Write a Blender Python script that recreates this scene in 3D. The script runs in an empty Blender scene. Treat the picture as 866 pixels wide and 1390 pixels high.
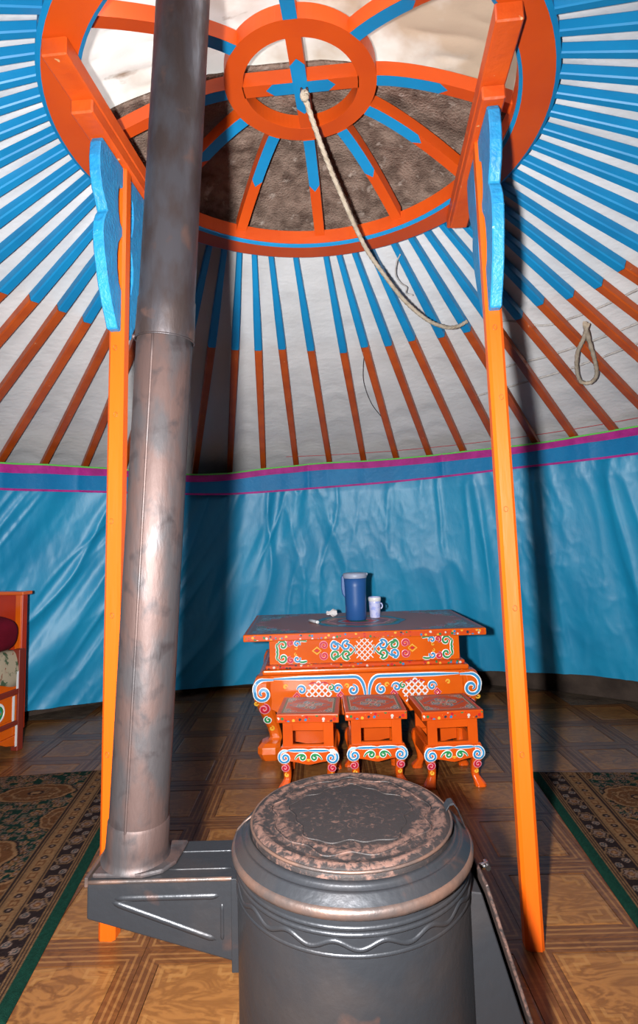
import bpy, math, random
import numpy as np
from mathutils import Vector, Matrix

# ------------------------------------------------------------------ camera, sky, sun, flash, exposure
scene = bpy.context.scene
col = scene.collection
PI = math.pi

PITCH, ROLL, EYE = 0.104, 0.0277, 1.15
cam_data = bpy.data.cameras.new('camera')
cam_data.sensor_fit = 'HORIZONTAL'
cam_data.sensor_width = 24.0
cam_data.lens = 768 / 866 * 24.0
cam_data.shift_y = -45 / 866
cam_data.clip_start = 0.02
camera = bpy.data.objects.new('camera', cam_data)
camera.matrix_world = Matrix.Translation((0, 0, EYE)) @ Matrix.Rotation(PI / 2 + PITCH, 4, 'X') @ Matrix.Rotation(-ROLL, 4, 'Z')
col.objects.link(camera)
scene.camera = camera

world = bpy.data.worlds.new('sky')
scene.world = world
world.use_nodes = True
bg = world.node_tree.nodes['Background']
bg.inputs[0].default_value = (0.92, 0.96, 1.0, 1)
bg.inputs[1].default_value = 9.0

sun_data = bpy.data.lights.new('sun', 'SUN')
sun_data.energy = 6.0
sun_data.angle = 0.01
sun_data.color = (1.0, 0.93, 0.82)
sun = bpy.data.objects.new('sun', sun_data)
sun.rotation_euler = (math.radians(-38), math.radians(24), 0)
col.objects.link(sun)

# the photographer's flash, on the hot shoe of a camera held upright: a hand's breadth beside the lens
flash_data = bpy.data.lights.new('camera_flash', 'SPOT')
flash_data.energy = 650
flash_data.spot_size = math.radians(140)
flash_data.spot_blend = 0.9
flash_data.shadow_soft_size = 0.032
flash_data.color = (1.0, 0.985, 0.97)
flash = bpy.data.objects.new('camera_flash', flash_data)
flash.location = (-0.17, 0.0, 1.17)
flash.rotation_euler = (PI / 2 - 0.06, 0, 0)
col.objects.link(flash)

# portal over the uncovered part of the roof wheel, so that daylight is sampled there (it gives off no light itself)
portal_data = bpy.data.lights.new('sky_portal', 'AREA')
portal_data.shape = 'RECTANGLE'; portal_data.size = 1.5; portal_data.size_y = 0.45
portal_data.cycles.is_portal = True
portal = bpy.data.objects.new('sky_portal', portal_data)
portal.location = (-0.026, 1.805 - 0.72, 2.80)
col.objects.link(portal)

scene.view_settings.view_transform = 'Standard'
scene.view_settings.look = 'None'
scene.view_settings.gamma = 1.0
scene.view_settings.use_curve_mapping = False
scene.view_settings.exposure = 0.0

# ------------------------------------------------------------------ helpers
rng = np.random.RandomState(7)
random.seed(7)


def srgb(r, g, b):
    f = lambda c: (c / 255 / 12.92) if c / 255 <= 0.04045 else ((c / 255 + 0.055) / 1.055) ** 2.4
    return (f(r), f(g), f(b))


class MB:
    """collects shapes into one mesh"""
    def __init__(s):
        s.v = []; s.f = []; s.m = []; s.sm = []

    def add(s, verts, faces, mat=0, smooth=False):
        o = len(s.v)
        s.v.extend([tuple(map(float, p)) for p in verts])
        s.f.extend([tuple(i + o for i in f) for f in faces])
        s.m.extend([mat] * len(faces)); s.sm.extend([smooth] * len(faces))
        return s

    def box(s, x0, x1, y0, y1, z0, z1, mat=0):
        v = [(x0, y0, z0), (x1, y0, z0), (x1, y1, z0), (x0, y1, z0), (x0, y0, z1), (x1, y0, z1), (x1, y1, z1), (x0, y1, z1)]
        f = [(0, 3, 2, 1), (4, 5, 6, 7), (0, 1, 5, 4), (1, 2, 6, 5), (2, 3, 7, 6), (3, 0, 4, 7)]
        return s.add(v, f, mat)

    def bar(s, a, b, w, h, mat=0, up=(0, 0, 1), w2=None, h2=None):
        a = Vector(a); b = Vector(b); d = (b - a).normalized(); u = Vector(up)
        r = d.cross(u).normalized(); u = r.cross(d).normalized()
        w2 = w if w2 is None else w2; h2 = h if h2 is None else h2
        v = []
        for p, ww, hh in ((a, w, h), (b, w2, h2)):
            for sx, sz in ((-1, -1), (1, -1), (1, 1), (-1, 1)):
                v.append(p + r * (sx * ww / 2) + u * (sz * hh / 2))
        f = [(0, 1, 2, 3), (7, 6, 5, 4), (0, 4, 5, 1), (1, 5, 6, 2), (2, 6, 7, 3), (3, 7, 4, 0)]
        return s.add(v, f, mat)

    def prism(s, poly, fn, mat=0):
        """poly: 2d points; fn(p, k) -> 3d point for k = 0 (front) and 1 (back)"""
        n = len(poly)
        v = [fn(p, 0) for p in poly] + [fn(p, 1) for p in poly]
        f = [tuple(range(n)), tuple(range(2 * n - 1, n - 1, -1))]
        f += [(i, i + n, (i + 1) % n + n, (i + 1) % n) for i in range(n)]
        return s.add(v, f, mat)

    def tube(s, pts, rad, n=8, mat=0, lobes=0, twist=0.0, lobe_depth=0.18, cap=True):
        pts = [Vector(p) for p in pts]; N = len(pts)
        if not hasattr(rad, '__len__'): rad = [rad] * N
        t0 = (pts[1] - pts[0]).normalized()
        ref = Vector((0, 0, 1)) if abs(t0.z) < 0.9 else Vector((1, 0, 0))
        r = t0.cross(ref).normalized()
        v = []; acc = 0
        for i in range(N):
            t = (pts[min(i + 1, N - 1)] - pts[max(i - 1, 0)]).normalized()
            r = (r - t * r.dot(t)).normalized(); u = t.cross(r)
            if i: acc += (pts[i] - pts[i - 1]).length
            for k in range(n):
                a = 2 * PI * k / n
                q = rad[i] * (1 + (lobe_depth * math.cos(lobes * (a + twist * acc)) if lobes else 0))
                v.append(pts[i] + r * (math.cos(a) * q) + u * (math.sin(a) * q))
        f = [(i * n + k, i * n + (k + 1) % n, (i + 1) * n + (k + 1) % n, (i + 1) * n + k) for i in range(N - 1) for k in range(n)]
        s.add(v, f, mat, True)
        if cap:
            o = len(s.v) - len(v)
            s.f.append(tuple(o + k for k in range(n - 1, -1, -1))); s.m.append(mat); s.sm.append(False)
            s.f.append(tuple(o + (N - 1) * n + k for k in range(n))); s.m.append(mat); s.sm.append(False)
        return s

    def lathe(s, prof, n=48, c=(0, 0), mat=0, smooth=True, a0=0, a1=2 * PI):
        full = abs(a1 - a0 - 2 * PI) < 1e-6
        k = n if full else n + 1
        v = [(c[0] + r * math.cos(a0 + (a1 - a0) * i / n), c[1] + r * math.sin(a0 + (a1 - a0) * i / n), z) for r, z in prof for i in range(k)]
        f = []
        for j in range(len(prof) - 1):
            for i in range(n):
                i2 = (i + 1) % k
                f.append((j * k + i, j * k + i2, (j + 1) * k + i2, (j + 1) * k + i))
        return s.add(v, f, mat, smooth)

    def grid(s, P, mat=0, smooth=True):
        """P: array (nu, nv, 3)"""
        nu, nv = P.shape[:2]
        f = [(i * nv + j, (i + 1) * nv + j, (i + 1) * nv + j + 1, i * nv + j + 1) for i in range(nu - 1) for j in range(nv - 1)]
        return s.add(P.reshape(-1, 3), f, mat, smooth)

    def loft(s, secs, mat=0, smooth=False):
        n = len(secs[0]); v = [p for q in secs for p in q]
        f = [(i * n + k, i * n + (k + 1) % n, (i + 1) * n + (k + 1) % n, (i + 1) * n + k) for i in range(len(secs) - 1) for k in range(n)]
        f += [tuple(range(n - 1, -1, -1)), tuple((len(secs) - 1) * n + k for k in range(n))]
        return s.add(v, f, mat, smooth)

    def stroke(s, pts, w, h, fn, mat=0, taper=True):
        """a raised line of paint; pts 2d; fn(x, y, lift) -> 3d"""
        P = np.array(pts, float); N = len(P)
        T = np.gradient(P, axis=0); T /= np.linalg.norm(T, axis=1)[:, None] + 1e-9
        Nn = np.stack([-T[:, 1], T[:, 0]], 1)
        v = []
        for i in range(N):
            ww = w * (1.0 if not taper else min(1, 0.45 + 3 * i / N, 0.45 + 3 * (N - 1 - i) / N))
            for o, l in ((-0.5, 0), (-0.28, 1), (0.28, 1), (0.5, 0)):
                q = P[i] + Nn[i] * ww * o
                v.append(fn(q[0], q[1], l * h))
        f = [(i * 4 + k, i * 4 + k + 1, i * 4 + 5 + k, i * 4 + 4 + k) for i in range(N - 1) for k in range(3)]
        return s.add(v, f, mat, False)

    def build(s, name, mats, parent=None, bevel=0.0, seg=1, link=True):
        me = bpy.data.meshes.new(name)
        me.from_pydata(s.v, [], s.f)
        for m in (mats if isinstance(mats, (list, tuple)) else [mats]): me.materials.append(m)
        me.polygons.foreach_set('material_index', s.m)
        me.polygons.foreach_set('use_smooth', s.sm)
        me.update()
        o = bpy.data.objects.new(name, me)
        if parent: o.parent = parent
        if link: col.objects.link(o)
        if bevel:
            b = o.modifiers.new('bevel', 'BEVEL'); b.width = bevel; b.segments = seg; b.limit_method = 'ANGLE'; b.angle_limit = 0.6
            b.harden_normals = False
        return o


def tag(o, label, cat, group=None, kind=None):
    o['label'] = label; o['category'] = cat
    if group: o['group'] = group
    if kind: o['kind'] = kind
    return o


def struct(o):
    o['kind'] = 'structure'
    return o


def empty(name, loc=(0, 0, 0), rz=0.0):
    o = bpy.data.objects.new(name, None)
    o.empty_display_size = 0.05
    o.location = loc; o.rotation_euler = (0, 0, rz)
    col.objects.link(o)
    return o


def copy_tree(o, parent=None):
    c = o.copy(); col.objects.link(c); c.parent = parent
    for ch in list(o.children): copy_tree(ch, c)
    return c


def copy_part(o, parent, loc=None, rot=None):
    c = o.copy(); col.objects.link(c); c.parent = parent
    if loc is not None: c.location = loc
    if rot is not None: c.rotation_euler = rot
    return c


def vnoise(x, y, seed=0):
    """smooth value noise, numpy"""
    x = np.asarray(x, float); y = np.asarray(y, float)
    xi = np.floor(x).astype(np.int64); yi = np.floor(y).astype(np.int64)
    fx = x - xi; fy = y - yi
    fx = fx * fx * fx * (fx * (fx * 6 - 15) + 10); fy = fy * fy * fy * (fy * (fy * 6 - 15) + 10)

    def h(a, b):
        n = (a * 374761393 + b * 668265263 + seed * 1442695041) & 0x7fffffff
        n = ((n ^ (n >> 13)) * 1274126177) & 0x7fffffff
        n = n ^ (n >> 16)
        return (n & 0xffff) / 65535.0
    return (h(xi, yi) * (1 - fx) + h(xi + 1, yi) * fx) * (1 - fy) + (h(xi, yi + 1) * (1 - fx) + h(xi + 1, yi + 1) * fx) * fy


def ridge(n):
    return 1 - np.abs(2 * n - 1)


# ------------------------------------------------------------------ materials
def mat(name, c1, c2=None, scale=6.0, lo=0.4, hi=0.65, rough=0.5, rough2=None, metallic=0.0, spec=0.5, detail=5.0,
        bump=0.0, bscale=60.0, stretch=(1, 1, 1), attr=None, trans=0.0, rand=0.0, chips=None, coat=0.0, c3=None, scale3=30.0, lo3=0.6, hi3=0.7,
        bstretch=None, coord='Object'):
    m = bpy.data.materials.new(name); m.use_nodes = True
    nt = m.node_tree; N = nt.nodes; L = nt.links
    p = N['Principled BSDF']
    tc = N.new('ShaderNodeTexCoord')

    def mapping(st):
        mp = N.new('ShaderNodeMapping'); mp.inputs['Scale'].default_value = st
        L.new(tc.outputs[coord], mp.inputs['Vector'])
        return mp.outputs[0]

    def noise(sc, st=(1, 1, 1), det=5.0, dist=0.0):
        n = N.new('ShaderNodeTexNoise'); n.inputs['Scale'].default_value = sc; n.inputs['Detail'].default_value = det
        n.inputs['Distortion'].default_value = dist
        L.new(mapping(st), n.inputs['Vector'])
        return n.outputs['Fac']

    def ramp(src, a, b):
        r = N.new('ShaderNodeMapRange'); r.inputs['From Min'].default_value = a; r.inputs['From Max'].default_value = b
        L.new(src, r.inputs['Value'])
        return r.outputs['Result']

    def mix(fac, a, b):
        x = N.new('ShaderNodeMix'); x.data_type = 'RGBA'
        L.new(fac, x.inputs['Factor'])
        for sock, val in ((x.inputs[6], a), (x.inputs[7], b)):
            if hasattr(val, 'is_output'): L.new(val, sock)
            else: sock.default_value = (*val, 1)
        return x.outputs[2]

    base = c1
    if attr:
        a = N.new('ShaderNodeAttribute'); a.attribute_name = attr
        base = a.outputs['Color']
    if c2 is not None:
        fac = ramp(noise(scale, stretch, detail), lo, hi)
        base = mix(fac, base, c2)
        if rough2 is not None:
            rr = N.new('ShaderNodeMapRange'); L.new(fac, rr.inputs['Value'])
            rr.inputs['To Min'].default_value = rough; rr.inputs['To Max'].default_value = rough2
            L.new(rr.outputs[0], p.inputs['Roughness'])
    if c3 is not None:
        base = mix(ramp(noise(scale3, (1, 1, 1), 6.0, 0.4), lo3, hi3), base, c3)
    if chips is not None:
        base = mix(ramp(noise(38.0, (1, 1, 1), 8.0), 0.70, 0.73), base, chips)
    if rand:
        oi = N.new('ShaderNodeObjectInfo')
        hs = N.new('ShaderNodeHueSaturation')
        mr = N.new('ShaderNodeMapRange'); mr.inputs['To Min'].default_value = 1 - rand; mr.inputs['To Max'].default_value = 1 + rand
        L.new(oi.outputs['Random'], mr.inputs['Value']); L.new(mr.outputs[0], hs.inputs['Value'])
        if hasattr(base, 'is_output'): L.new(base, hs.inputs['Color'])
        else: hs.inputs['Color'].default_value = (*base, 1)
        base = hs.outputs[0]
    if hasattr(base, 'is_output'): L.new(base, p.inputs['Base Color'])
    else: p.inputs['Base Color'].default_value = (*base, 1)
    if rough2 is None or c2 is None: p.inputs['Roughness'].default_value = rough
    p.inputs['Metallic'].default_value = metallic
    p.inputs['Specular IOR Level'].default_value = spec
    p.inputs['Coat Weight'].default_value = coat
    if bump:
        b = N.new('ShaderNodeBump'); b.inputs['Strength'].default_value = bump; b.inputs['Distance'].default_value = 0.01
        L.new(noise(bscale, bstretch or stretch, 4.0), b.inputs['Height'])
        L.new(b.outputs[0], p.inputs['Normal'])
    if trans:
        t = N.new('ShaderNodeBsdfTranslucent')
        if hasattr(base, 'is_output'): L.new(base, t.inputs['Color'])
        else: t.inputs['Color'].default_value = (*base, 1)
        ms = N.new('ShaderNodeMixShader'); ms.inputs[0].default_value = trans
        L.new(p.outputs[0], ms.inputs[1]); L.new(t.outputs[0], ms.inputs[2])
        L.new(ms.outputs[0], N['Material Output'].inputs['Surface'])
    return m


ORANGE = (0.58, 0.088, 0.002)
BLUE = (0.004, 0.200, 0.43)
M = {}
M['orange'] = mat('orange_paint', ORANGE, (0.54, 0.074, 0.002), scale=5, stretch=(1, 1, 0.2), lo=0.35, hi=0.7, rough=0.38, bump=0.12, bscale=35, bstretch=(1, 1, 0.15))
M['orange_beam'] = mat('orange_beam_paint', (0.55, 0.075, 0.005), (0.47, 0.056, 0.004), scale=9, rough=0.5, bump=0.2, bscale=40, chips=(0.55, 0.28, 0.12))
M['orange_crown'] = mat('orange_crown_paint', (0.52, 0.064, 0.003), (0.47, 0.053, 0.003), scale=4, rough=0.45, bump=0.08, bscale=30)
M['orange_pole'] = mat('orange_pole_paint', (0.42, 0.070, 0.008), (0.34, 0.052, 0.007), scale=9, rough=0.42, rand=0.10, chips=(0.5, 0.2, 0.1))
M['orange_table'] = mat('orange_table_lacquer', (0.57, 0.095, 0.004), (0.51, 0.078, 0.004), scale=6, rough=0.22, bump=0.05, bscale=40, coat=0.3)
M['orange_stool'] = mat('orange_stool_lacquer', (0.53, 0.070, 0.003), (0.47, 0.058, 0.003), scale=7, rough=0.28, coat=0.2)
M['blue_paint'] = mat('blue_paint', BLUE, (0.004, 0.172, 0.385), scale=7, rough=0.5, rand=0.06)
M['blue_bracket'] = mat('blue_bracket_paint', (0.010, 0.195, 0.40), (0.008, 0.16, 0.35), scale=25, rough=0.5, bump=0.35, bscale=90, chips=(0.25, 0.5, 0.62))
M['lining'] = mat('cotton_roof_lining', (0.55, 0.552, 0.565), (0.48, 0.475, 0.475), scale=1.6, lo=0.45, hi=0.75, rough=0.9, spec=0.1, bump=0.35, bscale=24, bstretch=(1, 1, 2.5))
M['felt'] = mat('brown_sheep_felt', (0.21, 0.150, 0.120), (0.10, 0.068, 0.054), scale=16, lo=0.4, hi=0.65, rough=1.0, spec=0.05, bump=1.0, bscale=120, c3=(0.34, 0.28, 0.24), scale3=22, lo3=0.62, hi3=0.74)
M['canvas'] = mat('stained_white_canvas', (0.52, 0.50, 0.47), (0.29, 0.22, 0.16), scale=2.4, lo=0.42, hi=0.60, rough=0.95, spec=0.1, bump=0.3, bscale=14, trans=0.10, c3=(0.21, 0.155, 0.115), scale3=9, lo3=0.64, hi3=0.76)
M['wall_felt'] = mat('brown_wall_felt', (0.060, 0.044, 0.036), (0.035, 0.026, 0.022), scale=6, rough=1.0, spec=0.05, bump=0.5, bscale=50)
M['satin'] = mat('blue_satin', (0.006, 0.232, 0.420), (0.006, 0.198, 0.375), scale=2.2, rough=0.47, spec=0.55, bump=0.15, bscale=30, bstretch=(1, 1, 0.45))
M['satin_dark'] = mat('blue_satin_band', (0.006, 0.150, 0.340), (0.005, 0.125, 0.30), scale=4, rough=0.5, spec=0.18, bump=0.25, bscale=28)
M['magenta'] = mat('magenta_ribbon', (0.34, 0.018, 0.20), (0.25, 0.012, 0.15), scale=14, rough=0.6, spec=0.2, bump=0.2, bscale=60)
M['green_cord'] = mat('green_cord', (0.10, 0.46, 0.07), None, rough=0.7)
M['red_thread'] = mat('red_thread', (0.40, 0.05, 0.06), None, rough=0.8)
M['rope'] = mat('hemp_rope', (0.44, 0.37, 0.29), (0.33, 0.27, 0.20), scale=30, rough=0.95, spec=0.1, bump=0.4, bscale=300)
M['grey_rope'] = mat('grey_hair_rope', (0.40, 0.38, 0.36), (0.30, 0.28, 0.27), scale=30, rough=0.95, spec=0.1)
M['dark_thread'] = mat('dark_thread', (0.03, 0.03, 0.035), None, rough=0.8)
M['iron'] = mat('rusty_iron', (0.09, 0.035, 0.028), (0.05, 0.03, 0.03), scale=40, rough=0.6, metallic=0.3)
M['dirt'] = mat('packed_dirt', (0.10, 0.075, 0.055), (0.06, 0.045, 0.035), scale=9, rough=1.0, spec=0.05, bump=0.7, bscale=40)
M['steel'] = mat('sooty_stove_steel', (0.029, 0.031, 0.036), (0.034, 0.029, 0.029), scale=5, lo=0.48, hi=0.66, rough=0.36, rough2=0.55, metallic=0.55, spec=0.5, bump=0.12, bscale=50, c3=(0.095, 0.050, 0.038), scale3=11, lo3=0.64, hi3=0.80)
M['steel_rim'] = mat('rusty_stove_rim', (0.060, 0.050, 0.048), (0.105, 0.058, 0.042), scale=14, lo=0.4, hi=0.62, rough=0.36, rough2=0.6, metallic=0.5, bump=0.15, bscale=50)
M['pipe'] = mat('rusty_pipe_steel', (0.046, 0.041, 0.043), (0.058, 0.035, 0.031), scale=16, stretch=(1, 1, 0.4), lo=0.42, hi=0.58, rough=0.46, rough2=0.60, metallic=0.45, bump=0.15, bscale=60, bstretch=(1, 1, 0.3), c3=(0.026, 0.020, 0.021), scale3=22, lo3=0.54, hi3=0.72)
M['pipe_top'] = mat('smoked_pipe_steel', (0.046, 0.043, 0.049), (0.030, 0.021, 0.020), scale=18, stretch=(1, 1, 0.4), lo=0.42, hi=0.60, rough=0.38, rough2=0.52, metallic=0.6, bump=0.15, bscale=60, bstretch=(1, 1, 0.3), c3=(0.07, 0.042, 0.036), scale3=16, lo3=0.60, hi3=0.72)
M['chrome'] = mat('bright_bolt', (0.5, 0.5, 0.5), None, rough=0.25, metallic=1.0)
M['vcol'] = mat('painted_lacquer', (1, 1, 1), None, attr='paint', rough=0.42, spec=0.16)
M['rug'] = mat('woven_rug_pile', (1, 1, 1), None, attr='paint', rough=1.0, spec=0.05, bump=0.6, bscale=420)
M['white'] = mat('white_paint', (0.62, 0.62, 0.62), None, rough=0.35)
M['sky_line'] = mat('sky_blue_line', (0.02, 0.20, 0.42), None, rough=0.35)
M['green_line'] = mat('green_line', (0.015, 0.20, 0.06), None, rough=0.35)
M['red_line'] = mat('red_line', (0.42, 0.010, 0.03), None, rough=0.35)
M['pink_line'] = mat('pink_line', (0.55, 0.20, 0.25), None, rough=0.35)
M['yellow_line'] = mat('yellow_line', (0.62, 0.33, 0.03), None, rough=0.35)
M['jug'] = mat('blue_frosted_plastic', (0.018, 0.085, 0.27), None, rough=0.42, spec=0.4, trans=0.12)
M['jug_lid'] = mat('grey_frosted_lid', (0.26, 0.30, 0.40), None, rough=0.45)
M['cup'] = mat('pale_lilac_china', (0.48, 0.50, 0.72), (0.30, 0.35, 0.68), scale=34, lo=0.52, hi=0.6, rough=0.3)
M['paper'] = mat('white_paper', (0.62, 0.58, 0.58), None, rough=0.9)
M['plastic_pale'] = mat('pale_plastic', (0.50, 0.50, 0.52), None, rough=0.4)
M['burgundy'] = mat('burgundy_cloth', (0.12, 0.004, 0.014), (0.09, 0.003, 0.01), scale=9, rough=0.9, spec=0.1)
M['red_wood'] = mat('red_orange_wood', (0.36, 0.026, 0.003), (0.30, 0.02, 0.003), scale=7, rough=0.4)
M['dark_red'] = mat('dark_red_paint', (0.16, 0.020, 0.010), None, rough=0.45)
M['white_sheet'] = mat('white_sheet', (0.55, 0.56, 0.60), None, rough=0.9)
M['floral'] = mat('floral_cream_cloth', (0.32, 0.27, 0.19), (0.05, 0.08, 0.045), scale=22, lo=0.54, hi=0.6, rough=0.95, spec=0.1, c3=(0.20, 0.05, 0.03), scale3=26, lo3=0.60, hi3=0.66)


def lid_material():
    """sooty disc, burnt bare and rusty in fine flakes, most of all in a ring short of the edge"""
    m = bpy.data.materials.new('sooty_stove_lid'); m.use_nodes = True
    nt = m.node_tree; N = nt.nodes; L = nt.links; p = N['Principled BSDF']
    tc = N.new('ShaderNodeTexCoord')
    ln = N.new('ShaderNodeVectorMath'); ln.operation = 'MULTIPLY'; ln.inputs[1].default_value = (1, 1, 0); L.new(tc.outputs['Object'], ln.inputs[0])
    le = N.new('ShaderNodeVectorMath'); le.operation = 'LENGTH'; L.new(ln.outputs[0], le.inputs[0])
    big = N.new('ShaderNodeTexNoise'); big.inputs['Scale'].default_value = 14; big.inputs['Detail'].default_value = 4; big.inputs['Distortion'].default_value = 1.5; L.new(tc.outputs['Object'], big.inputs['Vector'])
    ad = N.new('ShaderNodeMath'); ad.operation = 'MULTIPLY_ADD'; ad.inputs[1].default_value = 0.10; L.new(big.outputs['Fac'], ad.inputs[0]); L.new(le.outputs['Value'], ad.inputs[2])
    r = N.new('ShaderNodeValToRGB'); els = r.color_ramp.elements
    els[0].position = 0.0; els[0].color = (0.47, 0.47, 0.47, 1); els[1].position = 0.30; els[1].color = (0.55, 0.55, 0.55, 1)
    for pos, v in ((0.12, 0.45), (0.165, 0.40), (0.195, 0.62), (0.215, 0.42), (0.232, 0.66), (0.25, 0.40)):
        e = els.new(pos); e.color = (v, v, v, 1)
    L.new(ad.outputs[0], r.inputs[0])
    fine = N.new('ShaderNodeTexNoise'); fine.inputs['Scale'].default_value = 75; fine.inputs['Detail'].default_value = 9; fine.inputs['Roughness'].default_value = 0.7; fine.inputs['Distortion'].default_value = 0.8; L.new(tc.outputs['Object'], fine.inputs['Vector'])
    sm = N.new('ShaderNodeMath'); sm.operation = 'ADD'; L.new(fine.outputs['Fac'], sm.inputs[0]); L.new(r.outputs[0], sm.inputs[1])
    mr = N.new('ShaderNodeMapRange'); mr.inputs['From Min'].default_value = 0.98; mr.inputs['From Max'].default_value = 1.16; L.new(sm.outputs[0], mr.inputs['Value'])
    x = N.new('ShaderNodeMix'); x.data_type = 'RGBA'; L.new(mr.outputs[0], x.inputs['Factor'])
    x.inputs[6].default_value = (0.0135, 0.0105, 0.0105, 1); x.inputs[7].default_value = (0.085, 0.046, 0.036, 1)
    L.new(x.outputs[2], p.inputs['Base Color'])
    p.inputs['Roughness'].default_value = 0.6; p.inputs['Specular IOR Level'].default_value = 0.35
    b = N.new('ShaderNodeBump'); b.inputs['Strength'].default_value = 0.35; b.inputs['Distance'].default_value = 0.004
    L.new(sm.outputs[0], b.inputs['Height']); L.new(b.outputs[0], p.inputs['Normal'])
    return m


M['steel_lid'] = lid_material()


def frieze_material():
    """an orange band printed with a row of small coloured dots"""
    m = bpy.data.materials.new('dotted_orange_frieze'); m.use_nodes = True
    nt = m.node_tree; N = nt.nodes; L = nt.links; p = N['Principled BSDF']
    tc = N.new('ShaderNodeTexCoord')
    v = N.new('ShaderNodeTexVoronoi'); v.inputs['Scale'].default_value = 62
    L.new(tc.outputs['Object'], v.inputs['Vector'])
    r = N.new('ShaderNodeValToRGB'); r.color_ramp.interpolation = 'CONSTANT'
    els = r.color_ramp.elements
    els[0].position = 0; els[0].color = (0.48, 0.05, 0.004, 1)
    els[1].position = 0.45; els[1].color = (0.02, 0.17, 0.35, 1)
    for pos, c in ((0.54, (0.5, 0.45, 0.4, 1)), (0.64, (0.02, 0.15, 0.05, 1)), (0.74, (0.4, 0.01, 0.02, 1)), (0.84, (0.03, 0.03, 0.04, 1)), (0.9, (0.6, 0.3, 0.03, 1))):
        e = els.new(pos); e.color = c
    s = N.new('ShaderNodeSeparateColor'); L.new(v.outputs['Color'], s.inputs[0]); L.new(s.outputs[0], r.inputs[0])
    d = N.new('ShaderNodeMath'); d.operation = 'LESS_THAN'; d.inputs[1].default_value = 0.44
    L.new(v.outputs['Distance'], d.inputs[0])
    x = N.new('ShaderNodeMix'); x.data_type = 'RGBA'
    L.new(d.outputs[0], x.inputs['Factor']); x.inputs[6].default_value = (0.48, 0.05, 0.004, 1); L.new(r.outputs[0], x.inputs[7])
    L.new(x.outputs[2], p.inputs['Base Color']); p.inputs['Roughness'].default_value = 0.3
    return m


M['frieze'] = frieze_material()


def tile_material(name, light, dark, key=False):
    m = bpy.data.materials.new(name); m.use_nodes = True
    nt = m.node_tree; N = nt.nodes; L = nt.links; p = N['Principled BSDF']
    tc = N.new('ShaderNodeTexCoord'); oi = N.new('ShaderNodeObjectInfo')
    off = N.new('ShaderNodeVectorMath'); off.operation = 'MULTIPLY_ADD'
    cx = N.new('ShaderNodeCombineXYZ')
    for k in range(3): L.new(oi.outputs['Random'], cx.inputs[k])
    L.new(cx.outputs[0], off.inputs[0]); off.inputs[1].default_value = (37, 23, 11); L.new(tc.outputs['Object'], off.inputs[2])
    mp = N.new('ShaderNodeMapping'); mp.inputs['Scale'].default_value = (4, 9, 4); L.new(off.outputs[0], mp.inputs['Vector'])
    n1 = N.new('ShaderNodeTexNoise'); n1.inputs['Scale'].default_value = 1.5; n1.inputs['Detail'].default_value = 6; n1.inputs['Distortion'].default_value = 2.2
    L.new(mp.outputs[0], n1.inputs['Vector'])
    w = N.new('ShaderNodeMath'); w.operation = 'MULTIPLY'; w.inputs[1].default_value = 26; L.new(n1.outputs['Fac'], w.inputs[0])
    s = N.new('ShaderNodeMath'); s.operation = 'SINE'; L.new(w.outputs[0], s.inputs[0])
    r = N.new('ShaderNodeMapRange'); r.inputs['From Min'].default_value = -1; r.inputs['From Max'].default_value = 1; L.new(s.outputs[0], r.inputs['Value'])
    n2 = N.new('ShaderNodeTexNoise'); n2.inputs['Scale'].default_value = 3; n2.inputs['Detail'].default_value = 3; L.new(off.outputs[0], n2.inputs['Vector'])
    mu = N.new('ShaderNodeMath'); mu.operation = 'MULTIPLY'; L.new(r.outputs[0], mu.inputs[0]); L.new(n2.outputs['Fac'], mu.inputs[1])
    x = N.new('ShaderNodeMix'); x.data_type = 'RGBA'; L.new(mu.outputs[0], x.inputs['Factor'])
    x.inputs[6].default_value = (*light, 1); x.inputs[7].default_value = (*dark, 1)
    L.new(x.outputs[2], p.inputs['Base Color'])
    p.inputs['Roughness'].default_value = 0.34; p.inputs['Specular IOR Level'].default_value = 0.4
    return m


M['burl'] = tile_material('burl_floor_panel', (0.22, 0.092, 0.025), (0.075, 0.024, 0.006))
M['strip'] = tile_material('dark_floor_strip', (0.12, 0.044, 0.013), (0.048, 0.015, 0.005))
M['strip_pale'] = tile_material('pale_floor_line', (0.20, 0.090, 0.028), (0.12, 0.045, 0.013))

M['fret'] = tile_material('pale_floor_fret', (0.25, 0.115, 0.034), (0.16, 0.065, 0.018))

# ------------------------------------------------------------------ the felt tent itself
WCX, WCY, WR = 0.0, 1.60, 3.10           # wall circle
KX, KY = -0.026, 1.805                    # crown centre
KROT = math.radians(-5.0)                 # crown turned a little against the view


def wall_pt(phi, z, r=WR):
    return np.array([WCX + r * math.sin(phi), WCY + r * math.cos(phi), z])


# floor: packed earth disc with linoleum laid out in framed wood-grain squares
mb = MB()
mb.lathe([(0.0, -0.06), (3.30, -0.06), (3.30, -0.012), (0.0, -0.012)], n=64, c=(WCX, WCY), smooth=False)
floor = struct(mb.build('floor', M['dirt']))
TS = 0.36


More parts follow.
